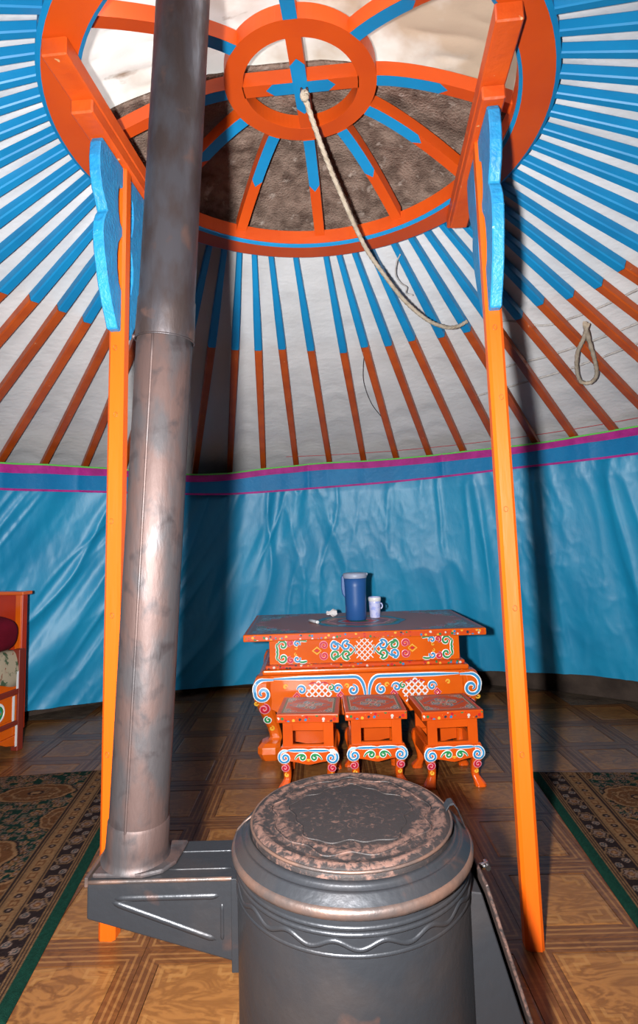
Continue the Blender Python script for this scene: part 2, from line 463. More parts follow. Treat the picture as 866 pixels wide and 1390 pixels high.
def tile_mesh():
    b = MB(); h = TS / 2 - 0.0008; t = 0.0
    w = 0.052; g = 0.0016
    # middle burl panel, slightly cushioned
    i = h - w - g
    b.add([(-i, -i, t - 0.0012), (i, -i, t - 0.0012), (i, i, t - 0.0012), (-i, i, t - 0.0012), (-i + .006, -i + .006, t), (i - .006, -i + .006, t), (i - .006, i - .006, t), (-i + .006, i - .006, t)],
          [(4, 5, 6, 7), (0, 1, 5, 4), (1, 2, 6, 5), (2, 3, 7, 6), (3, 0, 4, 7)], 0)
    # mitred frame strips with a pale line along the middle
    for k in range(4):
        c, s = [(1, 0), (0, 1), (-1, 0), (0, -1)][k]
        R = lambda x, y, z: (c * x - s * y, s * x + c * y, z)
        lines = [(h, h), (h - 0.013, h - 0.013), (h - 0.020, h - 0.020), (h - w + 0.020, h - w + 0.020), (h - w + 0.013, h - w + 0.013), (h - w, h - w)]
        for q in range(5):
            a, d = lines[q][0], lines[q + 1][0]
            m_ = 2 if q in (1, 3) else 1
            b.add([R(-a, -a, t), R(a, -a, t), R(d, -d, t), R(-d, -d, t)], [(0, 1, 2, 3)], m_)
        b.add([R(-h, -h, -0.011), R(h, -h, -0.011), R(h, -h, t), R(-h, -h, t)], [(0, 1, 2, 3)], 1)
        b.add([R(-(h - w), -(h - w), t), R(h - w, -(h - w), t), R(h - w, -(h - w), t - 0.003), R(-(h - w), -(h - w), t - 0.003)], [(0, 1, 2, 3)], 1)
    # key-fret corners
    for sx in (-1, 1):
        for sy in (-1, 1):
            for kk, (x0, x1, y0, y1) in enumerate(((0.012, 0.085, 0.012, 0.022), (0.012, 0.022, 0.012, 0.085), (0.040, 0.085, 0.040, 0.050), (0.075, 0.085, 0.012, 0.050), (0.040, 0.050, 0.040, 0.070))):
                X0, X1 = sorted((sx * (h - w - x0), sx * (h - w - x1))); Y0, Y1 = sorted((sy * (h - w - y0), sy * (h - w - y1)))
                zz = t + .0003 + .0002 * kk
                b.add([(X0, Y0, zz), (X1, Y0, zz), (X1, Y1, zz), (X0, Y1, zz)], [(0, 1, 2, 3)], 3)
    return b


tile0 = None
for ix in range(-9, 10):
    for iy in range(-4, 10):
        x = -0.53 + TS / 2 + ix * TS; y = 1.735 + TS / 2 + iy * TS
        if math.hypot(abs(x - WCX) + TS * 0.35, abs(y - WCY) + TS * 0.35) > 3.14 or y < 0.2: continue
        if tile0 is None:
            tile0 = tile_mesh().build('tile', [M['burl'], M['strip'], M['strip_pale'], M['fret']], floor); tile0.location = (x, y, 0)
        else:
            copy_part(tile0, floor, (x, y, 0))

# wall of grey felt behind the curtain
mb = MB()
n = 96
for k in range(n):
    a0 = -PI + 2 * PI * k / n; a1 = -PI + 2 * PI * (k + 1) / n
    q = [wall_pt(a0, -0.012, 3.17), wall_pt(a1, -0.012, 3.17), wall_pt(a1, 1.72, 3.17), wall_pt(a0, 1.72, 3.17)]
    o = [wall_pt(a0, -0.012, 3.23), wall_pt(a1, -0.012, 3.23), wall_pt(a1, 1.72, 3.23), wall_pt(a0, 1.72, 3.23)]
    mb.add(q + o, [(0, 1, 2, 3), (7, 6, 5, 4)], 0, True)
    mb.add([q[3], q[2], o[2], o[3]], [(0, 1, 2, 3)], 0)
wall = struct(mb.build('wall_back', M['wall_felt']))

# roof: cotton lining, sagging a little between the poles, under a felt layer
NP = 64
P0, P1 = (0.80, 2.53), (3.00, 1.596)       # radius, height of a pole at crown and at wall
tw_x = [-180, -60, -36, -8, -3, 3, 8.5, 15, 26, 32, 180]
tw_y = [-6, -7, -7, -10, -10, -7, -2.2, -3.7, -4, -1, -4]
pole_phi = []
for k in range(NP):
    pb = 2.8 + 360 / NP * (k - NP // 2)
    pole_phi.append((math.radians(pb + np.interp(pb, tw_x, tw_y)), math.radians(pb)))


def roof_pt(ft, fb, t, lift=0.0):
    """a point of the roof cone: t = 0 at the crown, 1 at the wall"""
    a = np.array([KX + P0[0] * math.sin(ft), KY + P0[0] * math.cos(ft), P0[1]])
    b = np.array([KX + P1[0] * math.sin(fb), KY + P1[0] * math.cos(fb), P1[1]])
    p = a + (b - a) * t
    p[2] += lift
    return p


def roof_surface(lift, nt=70, sub=8, sag=0.03, wr=0.004, t0=0.0, t1=1.13):
    rows = []
    for k in range(NP):
        A = pole_phi[k]; B = pole_phi[(k + 1) % NP]
        bt = B[0] + (2 * PI if k == NP - 1 else 0); bb = B[1] + (2 * PI if k == NP - 1 else 0)
        for j in range(sub):
            w = j / sub
            ft = A[0] + (bt - A[0]) * w; fb = A[1] + (bb - A[1]) * w
            rows.append((ft, fb, w, k))
    ts = np.linspace(t0, t1, nt)
    P = np.zeros((len(rows) + 1, nt, 3))
    for i, (ft, fb, w, k) in enumerate(rows):
        e = 4 * w * (1 - w)
        for j, t in enumerate(ts):
            P[i, j] = roof_pt(ft, fb, t)
        wrk = (vnoise(np.full(nt, i * 0.12), ts * 34 + 0.35 * e * 3, 3) - 0.5) * wr * 2 * (0.4 + e) + (vnoise(np.full(nt, i * 0.3), ts * 11, 5) - 0.5) * wr * 2
        P[i, :, 2] += lift + sag * e * np.clip(ts * 1.3, 0.15, 1) + wrk
    P[-1] = P[0]
    return P


ceil = struct(MB().grid(roof_surface(0.028)).build('ceiling', M['lining']))
mb = MB(); mb.grid(roof_surface(0.085, nt=12, sub=1, sag=0, wr=0, t0=0.0, t1=1.20))
mb.build('felt_layer', M['wall_felt'], ceil)

# curtain of blue satin around the wall
TOPA = [(-75, 1.68), (-48.3, 1.662), (-42.5, 1.672), (-33.2, 1.67), (-21.8, 1.640), (-15.8, 1.645), (-8.8, 1.687), (0.7, 1.721), (9.1, 1.725), (21.4, 1.739), (26.1, 1.748), (36.7, 1.751), (47.2, 1.77), (49.9, 1.773), (75, 1.75)]
RIBA = [(-75, 1.51), (-48.2, 1.501), (-36.3, 1.506), (-15.8, 1.493), (-1.0, 1.528), (21.2, 1.573), (32.7, 1.597), (49.6, 1.606), (75, 1.59)]
HEMA = [(-75, 0.06), (-45, 0.083), (-42, 0.078), (-33.5, 0.055), (-23.7, 0.055), (-11.3, 0.040), (5, 0.08), (21.1, 0.132), (35, 0.167), (42.7, 0.178), (75, 0.12)]


def hang(deg, Z, inward):
    """a point of the curtain: it hangs from a smaller ring under the poles out to the foot of the wall"""
    w = np.minimum(1, Z / 1.5)
    R_ = 2.95 + (2.62 - 2.95) * w - inward
    a = np.radians(deg)
    return np.stack([0.03 - 0.06 * w + R_ * np.sin(a), 1.63 + 0.12 * w + R_ * np.cos(a), Z], -1)


itp = lambda T, d: np.interp(d, [a for a, _ in T], [b for _, b in T])


def curtain_disp(S, Z):
    """inward displacement of the cloth; S = arc length from straight ahead, Z = height"""
    left = 1 / (1 + np.exp((S + 0.55) * 4))                      # left of the stove pipe the folds run slantwise
    sl = S - left * 0.75 * (Z - 0.8)
    warp = (vnoise(S * 1.1, Z * 1.3, 11) - 0.5) * 0.22
    big = vnoise((sl + warp) * 2.3, Z * 0.55 + left, 1)
    mid = ridge(vnoise((sl + warp) * 5.0, Z * 0.9 + 3, 2))
    mid2 = ridge(vnoise((sl - warp) * 9.0, Z * 1.6 + 7, 4)) ** 1.5
    cr = ridge(vnoise(S * 15 + Z * 4, Z * 6 - S * 3, 6)) ** 2
    cr2 = ridge(vnoise(S * 26 - Z * 7, Z * 11 + S * 6, 9)) ** 2
    amt = np.clip(vnoise(S * 1.7, Z * 1.7, 21) * 1.6 - 0.3, 0, 1)
    return 0.024 * big + 0.040 * mid + 0.015 * mid2 + (0.0050 * cr + 0.0028 * cr2) * amt


curtain = empty('wall_curtain', (0.0, 4.55, 0.05))
tag(curtain, 'blue satin curtain with a magenta-edged top band, hung along the round wall', 'curtain')
inv = np.array(curtain.location)
ns, nz = 620, 120
DEG = np.linspace(-78, 78, ns); SS = np.radians(DEG) * 2.9
zb = itp(HEMA, DEG); zt = itp(RIBA, DEG) + 0.05
T = np.linspace(0, 1, nz)
Z = zb[:, None] + (zt - zb)[:, None] * T[None, :]
D2 = np.repeat(DEG[:, None], nz, 1)
Dp = curtain_disp(np.repeat(SS[:, None], nz, 1), Z)
MB().grid(hang(D2, Z, Dp - 0.045) - inv).build('satin_panel', M['satin'], curtain)


def band(z_lo, z_hi, inward, nzz, wob, seed):
    T = np.linspace(0, 1, nzz)
    Zb = z_lo[:, None] + (z_hi - z_lo)[:, None] * T[None, :]
    S2 = np.repeat(SS[:, None], nzz, 1)
    I = inward + wob * (ridge(vnoise(S2 * 6, S2 * 0 + 4, seed)) ** 2 + 0.6 * vnoise(S2 * 2.2, S2 * 0, seed + 1))
    return hang(np.repeat(DEG[:, None], nzz, 1), Zb, I) - inv


ztop = itp(TOPA, DEG); zrib = itp(RIBA, DEG)
ker = np.ones(17) / 17
smooth_ = lambda a: np.convolve(np.pad(a, 8, 'edge'), ker, 'valid')
ztop, zrib = smooth_(ztop), smooth_(zrib)
MB().grid(band(zrib, ztop, 0.034, 14, 0.014, 31)).build('top_band', M['satin_dark'], curtain)
MB().grid(band(ztop - 0.054 + 0.012 * (vnoise(SS * 2, SS * 0, 44) - 0.5), ztop, 0.0385, 6, 0.014, 31)).build('magenta_trim', M['magenta'], curtain)
MB().grid(band(zrib - 0.007, zrib + 0.007, 0.046, 3, 0.014, 31)).build('magenta_ribbon', M['magenta'], curtain)
mb = MB(); q = band(ztop, ztop + 0.001, 0.038, 2, 0.014, 31)[:, 0, :]; mb.tube([tuple(p) for p in q[::3]], 0.0062, 6); mb.build('green_cord', M['green_cord'], curtain)

# red stitched hem line of the roof lining just above the curtain
mb = MB(); pts = []
for d in np.linspace(-5, 60, 80):
    f = math.radians(d); p = roof_pt(f, f, 0.800 - 0.0006 * (d - 20), 0.020); pts.append(tuple(p))
mb.tube(pts, 0.0025, 5); mb.build('red_stitching', M['red_thread'], ceil)

# ------------------------------------------------------------------ roof poles
def pole_obj(k):
    ft, fb = pole_phi[k]
    a = Vector(roof_pt(ft, fb, 0.0)); b = Vector(roof_pt(ft, fb, 1.0)); d = (b - a)
    Ln = d.length; d.normalize()
    r = d.cross(Vector((0, 0, 1))).normalized(); u = r.cross(d).normalized()
    tc = (1.43 - 0.80) / (P1[0] - P0[0]) + 0.014 * (vnoise(k * 7.3, 0.5, 5) - 0.5) * 2
    st = [(0.0, .0125, .016), (0.10, .0155, .018), (tc * 0.6, .0195, .020), (tc - 0.001, .0225, .021), (tc, .0225, .021), (0.6, .0215, .0205), (1.0, .0205, .020)]
    secs = []
    for t, hw, hh in st:
        c = d * (Ln * t)
        tip = 0.022 if abs(t - tc) < 0.002 else 0.0
        ring_ = []
        for j in range(8):
            an = [0.62, 0.95, 2.19, 2.52, 3.76, 4.09, 5.33, 5.66][j]
            x = math.copysign(min(1, abs(math.cos(an)) * 1.30), math.cos(an)) * hw; z = math.copysign(min(1, abs(math.sin(an)) * 1.30), math.sin(an)) * hh
            ext = tip * (1 - abs(x) / hw) * 1.0
            ring_.append(c + d * ext + r * x + u * z)
        secs.append(ring_)
    b1 = MB()
    n = 8
    v = [p for q in secs for p in q]
    for i in range(len(secs) - 1):
        m_ = 0 if i < 3 else 1
        if i == 3: continue
        b1.add(v[i * n:(i + 2) * n], [(q, (q + 1) % n, n + (q + 1) % n, n + q) for q in range(n)], m_, False)
    b1.add(v[:n], [tuple(range(n))], 0); b1.add(v[-n:], [tuple(range(n))], 1)
    o = b1.build('roof_pole', [M['blue_paint'], M['orange_pole']])
    o.location = a
    tag(o, 'slender painted roof pole, blue at the crown end and orange towards the wall', 'roof pole', 'roof poles fanning out from the crown ring')
    return o


for k in range(NP):
    if abs(math.degrees(pole_phi[k][1])) < 128: pole_obj(k)

# ------------------------------------------------------------------ crown
crown = empty('roof_skylight', (KX, KY, 2.50), KROT)
tag(crown, 'orange wheel-shaped skylight frame at the roof top with blue-painted spokes and hub ring', 'skylight')
RO_, RI_ = 0.818, 0.700
mb = MB().lathe([(RI_ + .012, 0.0), (RO_ - .014, 0.0), (RO_ - .014, 0.075), (RI_ + .012, 0.075), (RI_ + .012, 0.0)], n=96, smooth=False)
mb.build('outer_ring', M['orange_crown'], crown)
MB().lathe([(RO_ - .014, 0.0), (RO_, 0.006), (RO_, 0.045), (RO_ - .014, 0.045)], n=96, smooth=False).build('blue_outer_edge', M['blue_paint'], crown)
MB().lathe([(RI_ + .012, 0.0), (RI_ + .001, 0.007), (RI_ + .001, 0.013), (RI_ + .012, 0.013)], n=96, smooth=False).build('blue_inner_edge', M['blue_paint'], crown)
MB().lathe([(RI_ + .012, 0.013), (RI_, 0.014), (RI_, 0.075), (RI_ + .012, 0.075)], n=96, smooth=False).build('inner_face', M['orange_crown'], crown)
HR, HI, HZ = 0.262, 0.198, 0.200
MB().lathe([(HI, HZ), (HR, HZ), (HR, HZ + 0.055), (HI, HZ + 0.055), (HI, HZ)], n=72, smooth=False).build('hub_ring', M['orange_crown'], crown)


def spoke_z(r):
    q = max(0.0, (r - 0.25) / 0.455)
    return 0.045 + (HZ - 0.045) * (1 - q ** 1.5)


def spoke(ang, w=0.044, h=0.052):
    b = MB(); rs = np.linspace(HR - 0.006, RI_ + 0.004, 12); secs = []
    for r_ in rs:
        z = spoke_z(r_)
        secs.append([(r_, -w / 2, z), (r_, w / 2, z), (r_, w / 2, z + h), (r_, -w / 2, z + h)])
    b.loft(secs, 0)
    # blue painted underside with a pointed end
    r_end = 0.47
    for (ra, rb) in zip(np.linspace(HR, r_end, 7)[:-1], np.linspace(HR, r_end, 7)[1:]):
        b.add([(ra, -w / 2, spoke_z(ra) - .001), (ra, w / 2, spoke_z(ra) - .001), (rb, w / 2, spoke_z(rb) - .001), (rb, -w / 2, spoke_z(rb) - .001)], [(0, 3, 2, 1)], 1)
    b.add([(r_end, -w / 2, spoke_z(r_end) - .001), (r_end, w / 2, spoke_z(r_end) - .001), (r_end + .028, 0, spoke_z(r_end + .028) - .001)], [(0, 2, 1)], 1)
    o = b.build('spoke', [M['orange_crown'], M['blue_paint']], crown)
    o.rotation_euler = (0, 0, ang)
    return o


for a in (0, 30, 60, 90, 120, 150, 180, 222, 270, 317): spoke(math.radians(a))
for k, (a, zz) in enumerate(((0, 0.0), (90, 0.0))):
    b = MB(); w, h = 0.050, 0.052 - 0.001 * k
    b.box(-HI - .003, HI + .003, -w / 2, w / 2, HZ + .001 * k, HZ + h)
    c1 = 0.095
    zq = HZ - 0.0012 - 0.0006 * k
    b.add([(-c1, -w / 2, zq), (c1, -w / 2, zq), (c1 + .026, 0, zq), (c1, w / 2, zq), (-c1, w / 2, zq), (-c1 - .026, 0, zq)], [(5, 4, 3, 2, 1, 0)], 1)
    o = b.build('cross_bar', [M['orange_crown'], M['blue_paint']], crown); o.rotation_euler = (0, 0, math.radians(a))
# iron staple under the hub
b = MB(); b.tube([(0.012 + 0.010 * math.cos(a), 0.0, HZ - 0.012 + 0.030 * math.sin(a) * -1) for a in np.linspace(-0.3, PI + 0.3, 14)], 0.0045, 8)
b.build('iron_staple', M['iron'], crown)


# covers over the crown: brown felt on the far half, stained white canvas on the near half
def cover_z(r): return 2.598 + 0.195 * (1 - (r / 0.85) ** 2)


PIPE_AXIS = ((-0.416, 1.300, 0.47), (-0.292, 1.225, 2.45))


def pipe_at(z):
    t = (z - PIPE_AXIS[0][2]) / (PIPE_AXIS[1][2] - PIPE_AXIS[0][2])
    return (PIPE_AXIS[0][0] + t * (PIPE_AXIS[1][0] - PIPE_AXIS[0][0]), PIPE_AXIS[0][1] + t * (PIPE_AXIS[1][1] - PIPE_AXIS[0][1]))


def cover(name, lo, hi, material, lift, seed, thick, rmax=0.93, n_=90):
    """cloth over the crown between the curves y = lo(x) and y = hi(x)"""
    ph = pipe_at(2.66); px, py = ph[0] - KX, ph[1] - KY
    xs = np.linspace(-rmax + .004, rmax - .004, n_)
    ys = np.stack([np.linspace(max(-math.sqrt(rmax ** 2 - x * x), lo(x)), min(math.sqrt(rmax ** 2 - x * x), hi(x)), n_) for x in xs])
    X = np.repeat(xs[:, None], n_, 1); Y = ys
    Rr = np.hypot(X, Y)
    Zc = 2.598 + 0.195 * (1 - (np.minimum(Rr, 0.95) / 0.85) ** 2) + lift
    Zc += 0.016 * (vnoise(X * 5, Y * 9, seed) - 0.5) + 0.012 * (ridge(vnoise(X * 8 + Y * 3, Y * 12, seed + 1)) - 0.5)
    I = np.arange(n_ * n_).reshape(n_, n_)
    F = [(I[i, j], I[i + 1, j], I[i + 1, j + 1], I[i, j + 1]) for i in range(n_ - 1) for j in range(n_ - 1)
         if math.hypot(X[i, j] - px, Y[i, j] - py) > 0.085]
    b = MB(); b.add(np.stack([X, Y, Zc - 2.60], -1).reshape(-1, 3), F, 0, True)
    o = b.build(name, material); o.location = (KX, KY, 2.60)
    if thick:
        s_ = o.modifiers.new('thickness', 'SOLIDIFY'); s_.thickness = thick; s_.offset = 1
    return o


edge = lambda x: 0.015 + 0.08 * x * x + 0.05 * (float(vnoise(x * 4 + 5, 0.3, 8)) - 0.5) - 0.03 * x
tag(cover('felt_cover', edge, lambda x: 9.0, M['felt'], 0.004, 3, 0.015), 'brown sheep-felt flap covering the far half of the wheel-shaped skylight', 'felt cover')
tag(cover('canvas_cover', lambda x: -0.52, lambda x: edge(x) + 0.05, M['canvas'], 0.030, 9, 0), 'stained white canvas letting daylight through the other half of the wheel-shaped skylight', 'canvas cover')


# ------------------------------------------------------------------ the two roof supports: post, carved brackets, stepped cross-beam
def support(name, label, base, top, dirv, near, far, lo_near, lo_far):
    """base/top: post axis; dirv: unit vector of the beam (near -> far); near..far etc. measured from the post along the beam"""
    root = empty(name, (base[0], base[1], 0.0), math.atan2(-dirv[0], dirv[1]))
    tag(root, label, 'roof support', 'orange posts carrying the crown')
    dx = top[0] - base[0]; dy = top[1] - base[1]
    c, s = math.cos(-root.rotation_euler[2]), math.sin(-root.rotation_euler[2])
    lx, ly = c * dx - s * dy, s * dx + c * dy
    # post: square with chamfered arrises
    hw, ch = 0.026, 0.009
    sec = [(-hw + ch, -hw), (hw - ch, -hw), (hw, -hw + ch), (hw, hw - ch), (hw - ch, hw), (-hw + ch, hw), (-hw, hw - ch), (-hw, -hw + ch)]
    b = MB(); b.loft([[(x, y, 0.0) for x, y in sec], [(x * 0.98 + lx * .5, y * 0.98 + ly * .5, 1.2) for x, y in sec], [(x * 0.98 + lx, y * 0.98 + ly, 2.40) for x, y in sec]])
    post = b.build('post', M['orange'], root)
    for zz in (0.52, 0.93, 1.22, 1.56, 1.78):                     # small painted-over knots
        kb = MB(); kb.tube([(0.006 * math.cos(a) + lx * zz / 2.4 + 0.004 * math.sin(zz * 9), -hw - 0.0005 + ly * zz / 2.4, zz + 0.008 * math.sin(a)) for a in np.linspace(0, 2 * PI, 13)], 0.0010, 4, cap=False)
        kb.build('wood_knot', M['orange_beam'], post)
    b = MB(); b.box(lx - 0.036, lx + 0.036, near, far, 2.445, 2.499); beam = b.build('beam', M['orange_beam'], root, bevel=0.004)
    b = MB(); b.box(lx - 0.034, lx + 0.034, lo_near, lo_far, 2.400, 2.4445); b.build('corbel', M['orange_beam'], root, bevel=0.005)
    outer = [(0.010, 2.397), (0.150, 2.397), (0.163, 2.375), (0.168, 2.33), (0.163, 2.28), (0.148, 2.235), (0.122, 2.20), (0.110, 2.182), (0.122, 2.165), (0.134, 2.135), (0.137, 2.10), (0.128, 2.05), (0.112, 2.0), (0.095, 1.95), (0.070, 1.90), (0.045, 1.86), (0.030, 1.832)]
    inner = [(-0.001, 1.832), (-0.001, 1.97), (0.020, 1.99), (0.032, 2.03), (0.034, 2.08), (0.026, 2.12), (0.008, 2.145), (-0.001, 2.155), (-0.001, 2.185), (0.018, 2.195), (0.030, 2.225), (0.034, 2.27), (0.030, 2.305), (0.022, 2.322), (-0.001, 2.325), (-0.001, 2.397)]
    for sgn in (-1, 1):
        b = MB(); poly = outer + inner
        if sgn > 0: poly = poly[::-1]
        kx = lambda z: lx * z / 2.4
        b.prism(poly, lambda p, k: (kx(p[1]) + (-0.0175 if k == 0 else 0.0175), sgn * (hw + p[0]) + ly * p[1] / 2.4, p[1]))
        b.build('bracket', M['blue_bracket'], root, bevel=0.0035)
    return root


def unit(x, y):
    l = math.hypot(x, y); return (x / l, y / l)


support('roof_support', 'orange roof post with blue carved brackets, standing right behind the stove pipe', (-0.656, 1.800), (-0.640, 1.800), unit(0.082, 0.996), -0.425, 0.44, -0.275, 0.36)
support('roof_support', 'orange roof post with blue carved brackets, standing between the stove and a rug corner', (0.564, 1.712), (0.556, 1.712), unit(0.094, 0.995), -0.405, 0.575, -0.20, 0.50)

# ------------------------------------------------------------------ stove pipe
pipe = empty('stove_pipe', (PIPE_AXIS[0][0], PIPE_AXIS[0][1], 0.47))
tag(pipe, 'tall rusty stove pipe in two lengths leaning up through the crown', 'stove pipe')
ax = Vector(PIPE_AXIS[1]) - Vector(PIPE_AXIS[0]); axn = ax.normalized()
pr_ = axn.cross(Vector((0, -1, 0))).normalized(); pu = pr_.cross(axn)


def pipe_pt(z, r, a):
    c = axn * ((z - 0.47) / axn.z)
    return c + pr_ * (r * math.cos(a)) + pu * (r * math.sin(a))


def pipe_part(name, prof, m, n=48, par=pipe):
    b = MB(); k = n
    v = [pipe_pt(z, r, 2 * PI * i / n) for z, r in prof for i in range(n)]
    f = [(j * k + i, j * k + (i + 1) % k, (j + 1) * k + (i + 1) % k, (j + 1) * k + i) for j in range(len(prof) - 1) for i in range(n)]
    b.add(v, f, 0, True)
    return b.build(name, m, par)


low = pipe_part('lower_length', [(0.475, 0.0625), (1.0, 0.0625), (1.628, 0.0625), (1.630, 0.060)], M['pipe'])
pipe_part('upper_length', [(1.610, 0.0655), (1.625, 0.0665), (1.66, 0.0655), (1.70, 0.0650), (1.704, 0.0630), (2.2, 0.0625), (3.05, 0.0625)], M['pipe_top'])
# folded seam down the front of the lower length
b = MB(); b.tube([pipe_pt(z, 0.0625, PI / 2 + 0.14) for z in np.linspace(0.50, 1.61, 24)], 0.0032, 6); b.build('folded_seam', M['pipe'], low)
b = MB(); b.tube([pipe_pt(1.607, 0.066, a) for a in np.linspace(0, 2 * PI, 40)], 0.0018, 6, cap=False); b.build('joint_bead', M['pipe_top'], low)
b = MB(); b.tube([pipe_pt(1.612, 0.064, PI * 0.93), pipe_pt(1.612, 0.072, PI * 0.93)], 0.005, 8); b.build('rivet', M['iron'], low)
pipe_part('base_collar', [(0.4785, 0.0745), (0.482, 0.0700), (0.492, 0.0672), (0.51, 0.0660), (0.555, 0.0650), (0.56, 0.0625)], M['pipe'])

# ------------------------------------------------------------------ stove
SX, SY = 0.045, 1.20
stove = empty('stove', (SX, SY, 0))
tag(stove, 'round sooty sheet-steel stove with embossed wavy bands and a rust-flecked lid', 'stove')
prof = [(0.0, 0.06), (0.222, 0.06), (0.226, 0.075), (0.226, 0.34), (0.227, 0.50), (0.226, 0.545)]
MB().lathe(prof, n=96).build('body', M['steel'], stove)
for z_ in (0.527, 0.517, 0.486):
    b = MB(); b.tube([(0.2240 * math.cos(a), 0.2240 * math.sin(a), z_) for a in np.linspace(0, 2 * PI, 97)], 0.0048, 6, cap=False); b.build('embossed_rib', M['steel'], stove)
b = MB(); b.tube([(0.2245 * math.cos(a), 0.2245 * math.sin(a), 0.502 + 0.006 * math.sin(a * 17)) for a in np.linspace(0, 2 * PI, 289)], 0.0050, 6, cap=False); b.build('wavy_rib', M['steel'], stove)
MB().lathe([(0.2265, 0.540), (0.234, 0.543), (0.2375, 0.550), (0.236, 0.557), (0.231, 0.561), (0.226, 0.560)], n=96).build('rim_bead', M['steel_rim'], stove)
MB().lathe([(0.232, 0.560), (0.226, 0.566), (0.219, 0.574), (0.216, 0.5765), (0.214, 0.575), (0.211, 0.5755), (0.207, 0.580), (0.2025, 0.586), (0.2015, 0.583), (0.19, 0.582)], n=96).build('collar', M['steel'], stove)
b = MB(); a = PI - 0.12
b.tube([(r_ * math.cos(a), r_ * math.sin(a), z_) for r_, z_ in ((0.2365, 0.553), (0.232, 0.562), (0.219, 0.5755), (0.203, 0.5875))], 0.0022, 6); b.build('weld_seam', M['steel_rim'], stove)
# lid with pressed rings, gently uneven
rs = np.concatenate([np.linspace(0, 0.19, 60), [0.1945, 0.1975, 0.1985, 0.198]])
na = 120
P = np.zeros((na + 1, len(rs), 3))
for i in range(na + 1):
    a = 2 * PI * i / na
    for j, r_ in enumerate(rs):
        z = 0.600 + 0.0022 * (1 - (r_ / 0.198) ** 2)
        for rr, am in ((0.183, 0.0030), (0.166, -0.0022), (0.140, 0.0018)):
            wob = 0.004 * math.sin(3 * a + rr * 40) if rr < 0.15 else 0
            z += am * math.exp(-((r_ - rr - wob) / 0.0045) ** 2)
        if r_ > 0.191: z -= (r_ - 0.191) ** 2 * 120
        if j >= len(rs) - 1: z = 0.582
        P[i, j] = (r_ * math.cos(a), r_ * math.sin(a), z)
b = MB(); b.grid(P); lid = b.build('lid', M['steel_lid'], stove)
b = MB(); b.tube([(0.1975 * math.cos(a), 0.1975 * math.sin(a), 0.5955) for a in np.linspace(0, 2 * PI, 97)], 0.0030, 6, cap=False); b.build('lid_edge', M['steel_rim'], lid)
for (rr, amp, wv) in ((0.155, 0.006, 9), (0.118, 0.009, 5)):
    b = MB(); b.tube([((rr + amp * math.sin(wv * a) + 0.004 * math.sin(13 * a + 1)) * math.cos(a), (rr + amp * math.sin(wv * a) + 0.004 * math.sin(13 * a + 1)) * math.sin(a), 0.6013) for a in np.linspace(0, 2 * PI, 181)], 0.0020, 5, cap=False)
    b.build('pressed_line', M['steel_lid'], lid)
# hinge strap of the lid, right of centre
a = 0.03
clip = MB(); pth = []
for r_, z_ in ((0.190, 0.6025), (0.198, 0.6135), (0.206, 0.6150), (0.214, 0.6050), (0.2215, 0.5850), (0.228, 0.5680)): pth.append((r_, z_))
for i in range(len(pth) - 1):
    (r1, z1), (r2, z2) = pth[i], pth[i + 1]
    q = []
    for (r_, z_) in ((r1, z1), (r2, z2)):
        for off in (-0.0125, 0.0125):
            q.append((r_ * math.cos(a) - off * math.sin(a), r_ * math.sin(a) + off * math.cos(a), z_))
    t_ = [(x, y, z - 0.004) for x, y, z in q]
    clip.add(q + t_, [(0, 2, 3, 1), (4, 5, 7, 6), (0, 4, 6, 2), (1, 3, 7, 5), (0, 1, 5, 4), (2, 6, 7, 3)], 0)
clip.build('lid_hinge', M['steel'], stove, bevel=0.001)
for k in range(4):
    a = PI / 4 + k * PI / 2
    b = MB(); b.bar((0.185 * math.cos(a), 0.185 * math.sin(a), 0.07), (0.20 * math.cos(a), 0.20 * math.sin(a), 0.0), 0.03, 0.03, up=(1, 0, 0)); b.build('foot', M['steel'], stove, bevel=0.003)

# smoke duct from the body to the pipe
DX0, DX1, DY0, DY1, DZ = -0.492, -0.195, 1.222, 1.372, 0.470
L_ = lambda x, y, z: (x - SX, y - SY, z)
b = MB()
poly = [(DX0, DZ - 0.070), (DX1 - 0.005, DZ - 0.155), (DX1 + 0.03, DZ - 0.160), (DX1 + 0.03, DZ), (DX0, DZ)]
b.prism(poly, lambda p, k: L_(p[0], DY0 if k == 0 else DY1, p[1]))
duct = b.build('smoke_duct', M['steel'], stove, bevel=0.003, seg=2)
for pts, r_ in (([(-0.445, .437), (-0.215, .437)], .0075), ([(-0.450, .434), (-0.222, .352)], .0075), ([(-0.219, .425), (-0.219, .352)], .0050)):
    b = MB(); n_ = 10
    b.tube([L_(pts[0][0] + (pts[1][0] - pts[0][0]) * i / n_, DY0 + r_ * 0.55, pts[0][1] + (pts[1][1] - pts[0][1]) * i / n_) for i in range(n_ + 1)], [r_ * min(1, .3 + i, .3 + n_ - i) for i in range(n_ + 1)], 8); b.build('embossed_rib', M['steel'], duct)
for y_ in (1.258, 1.325):
    b = MB(); b.tube([L_(x, y_, DZ + 0.0002) for x in np.linspace(-0.335, -0.205, 8)], 0.0022, 6); b.build('embossed_line', M['steel'], duct)
b = MB(); b.tube([L_(x, DY0 + 0.001, DZ - 0.001) for x in np.linspace(DX0, DX1 + 0.02, 12)], 0.0042, 8); b.build('folded_edge', M['steel_rim'], duct)
b = MB(); b.box(DX0 - SX - 0.004, DX0 - SX + 0.003, DY0 - SY - 0.004, DY1 - SY + 0.004, DZ - 0.008, DZ + 0.010); b.build('end_lip', M['steel_rim'], duct, bevel=0.001)
b = MB(); b.box(DX1 - SX - 0.004, DX1 - SX + 0.010, DY0 - SY - 0.010, DY0 - SY + 0.004, DZ - 0.17, DZ + 0.004); b.build('joint_strip', M['steel'], duct, bevel=0.001)
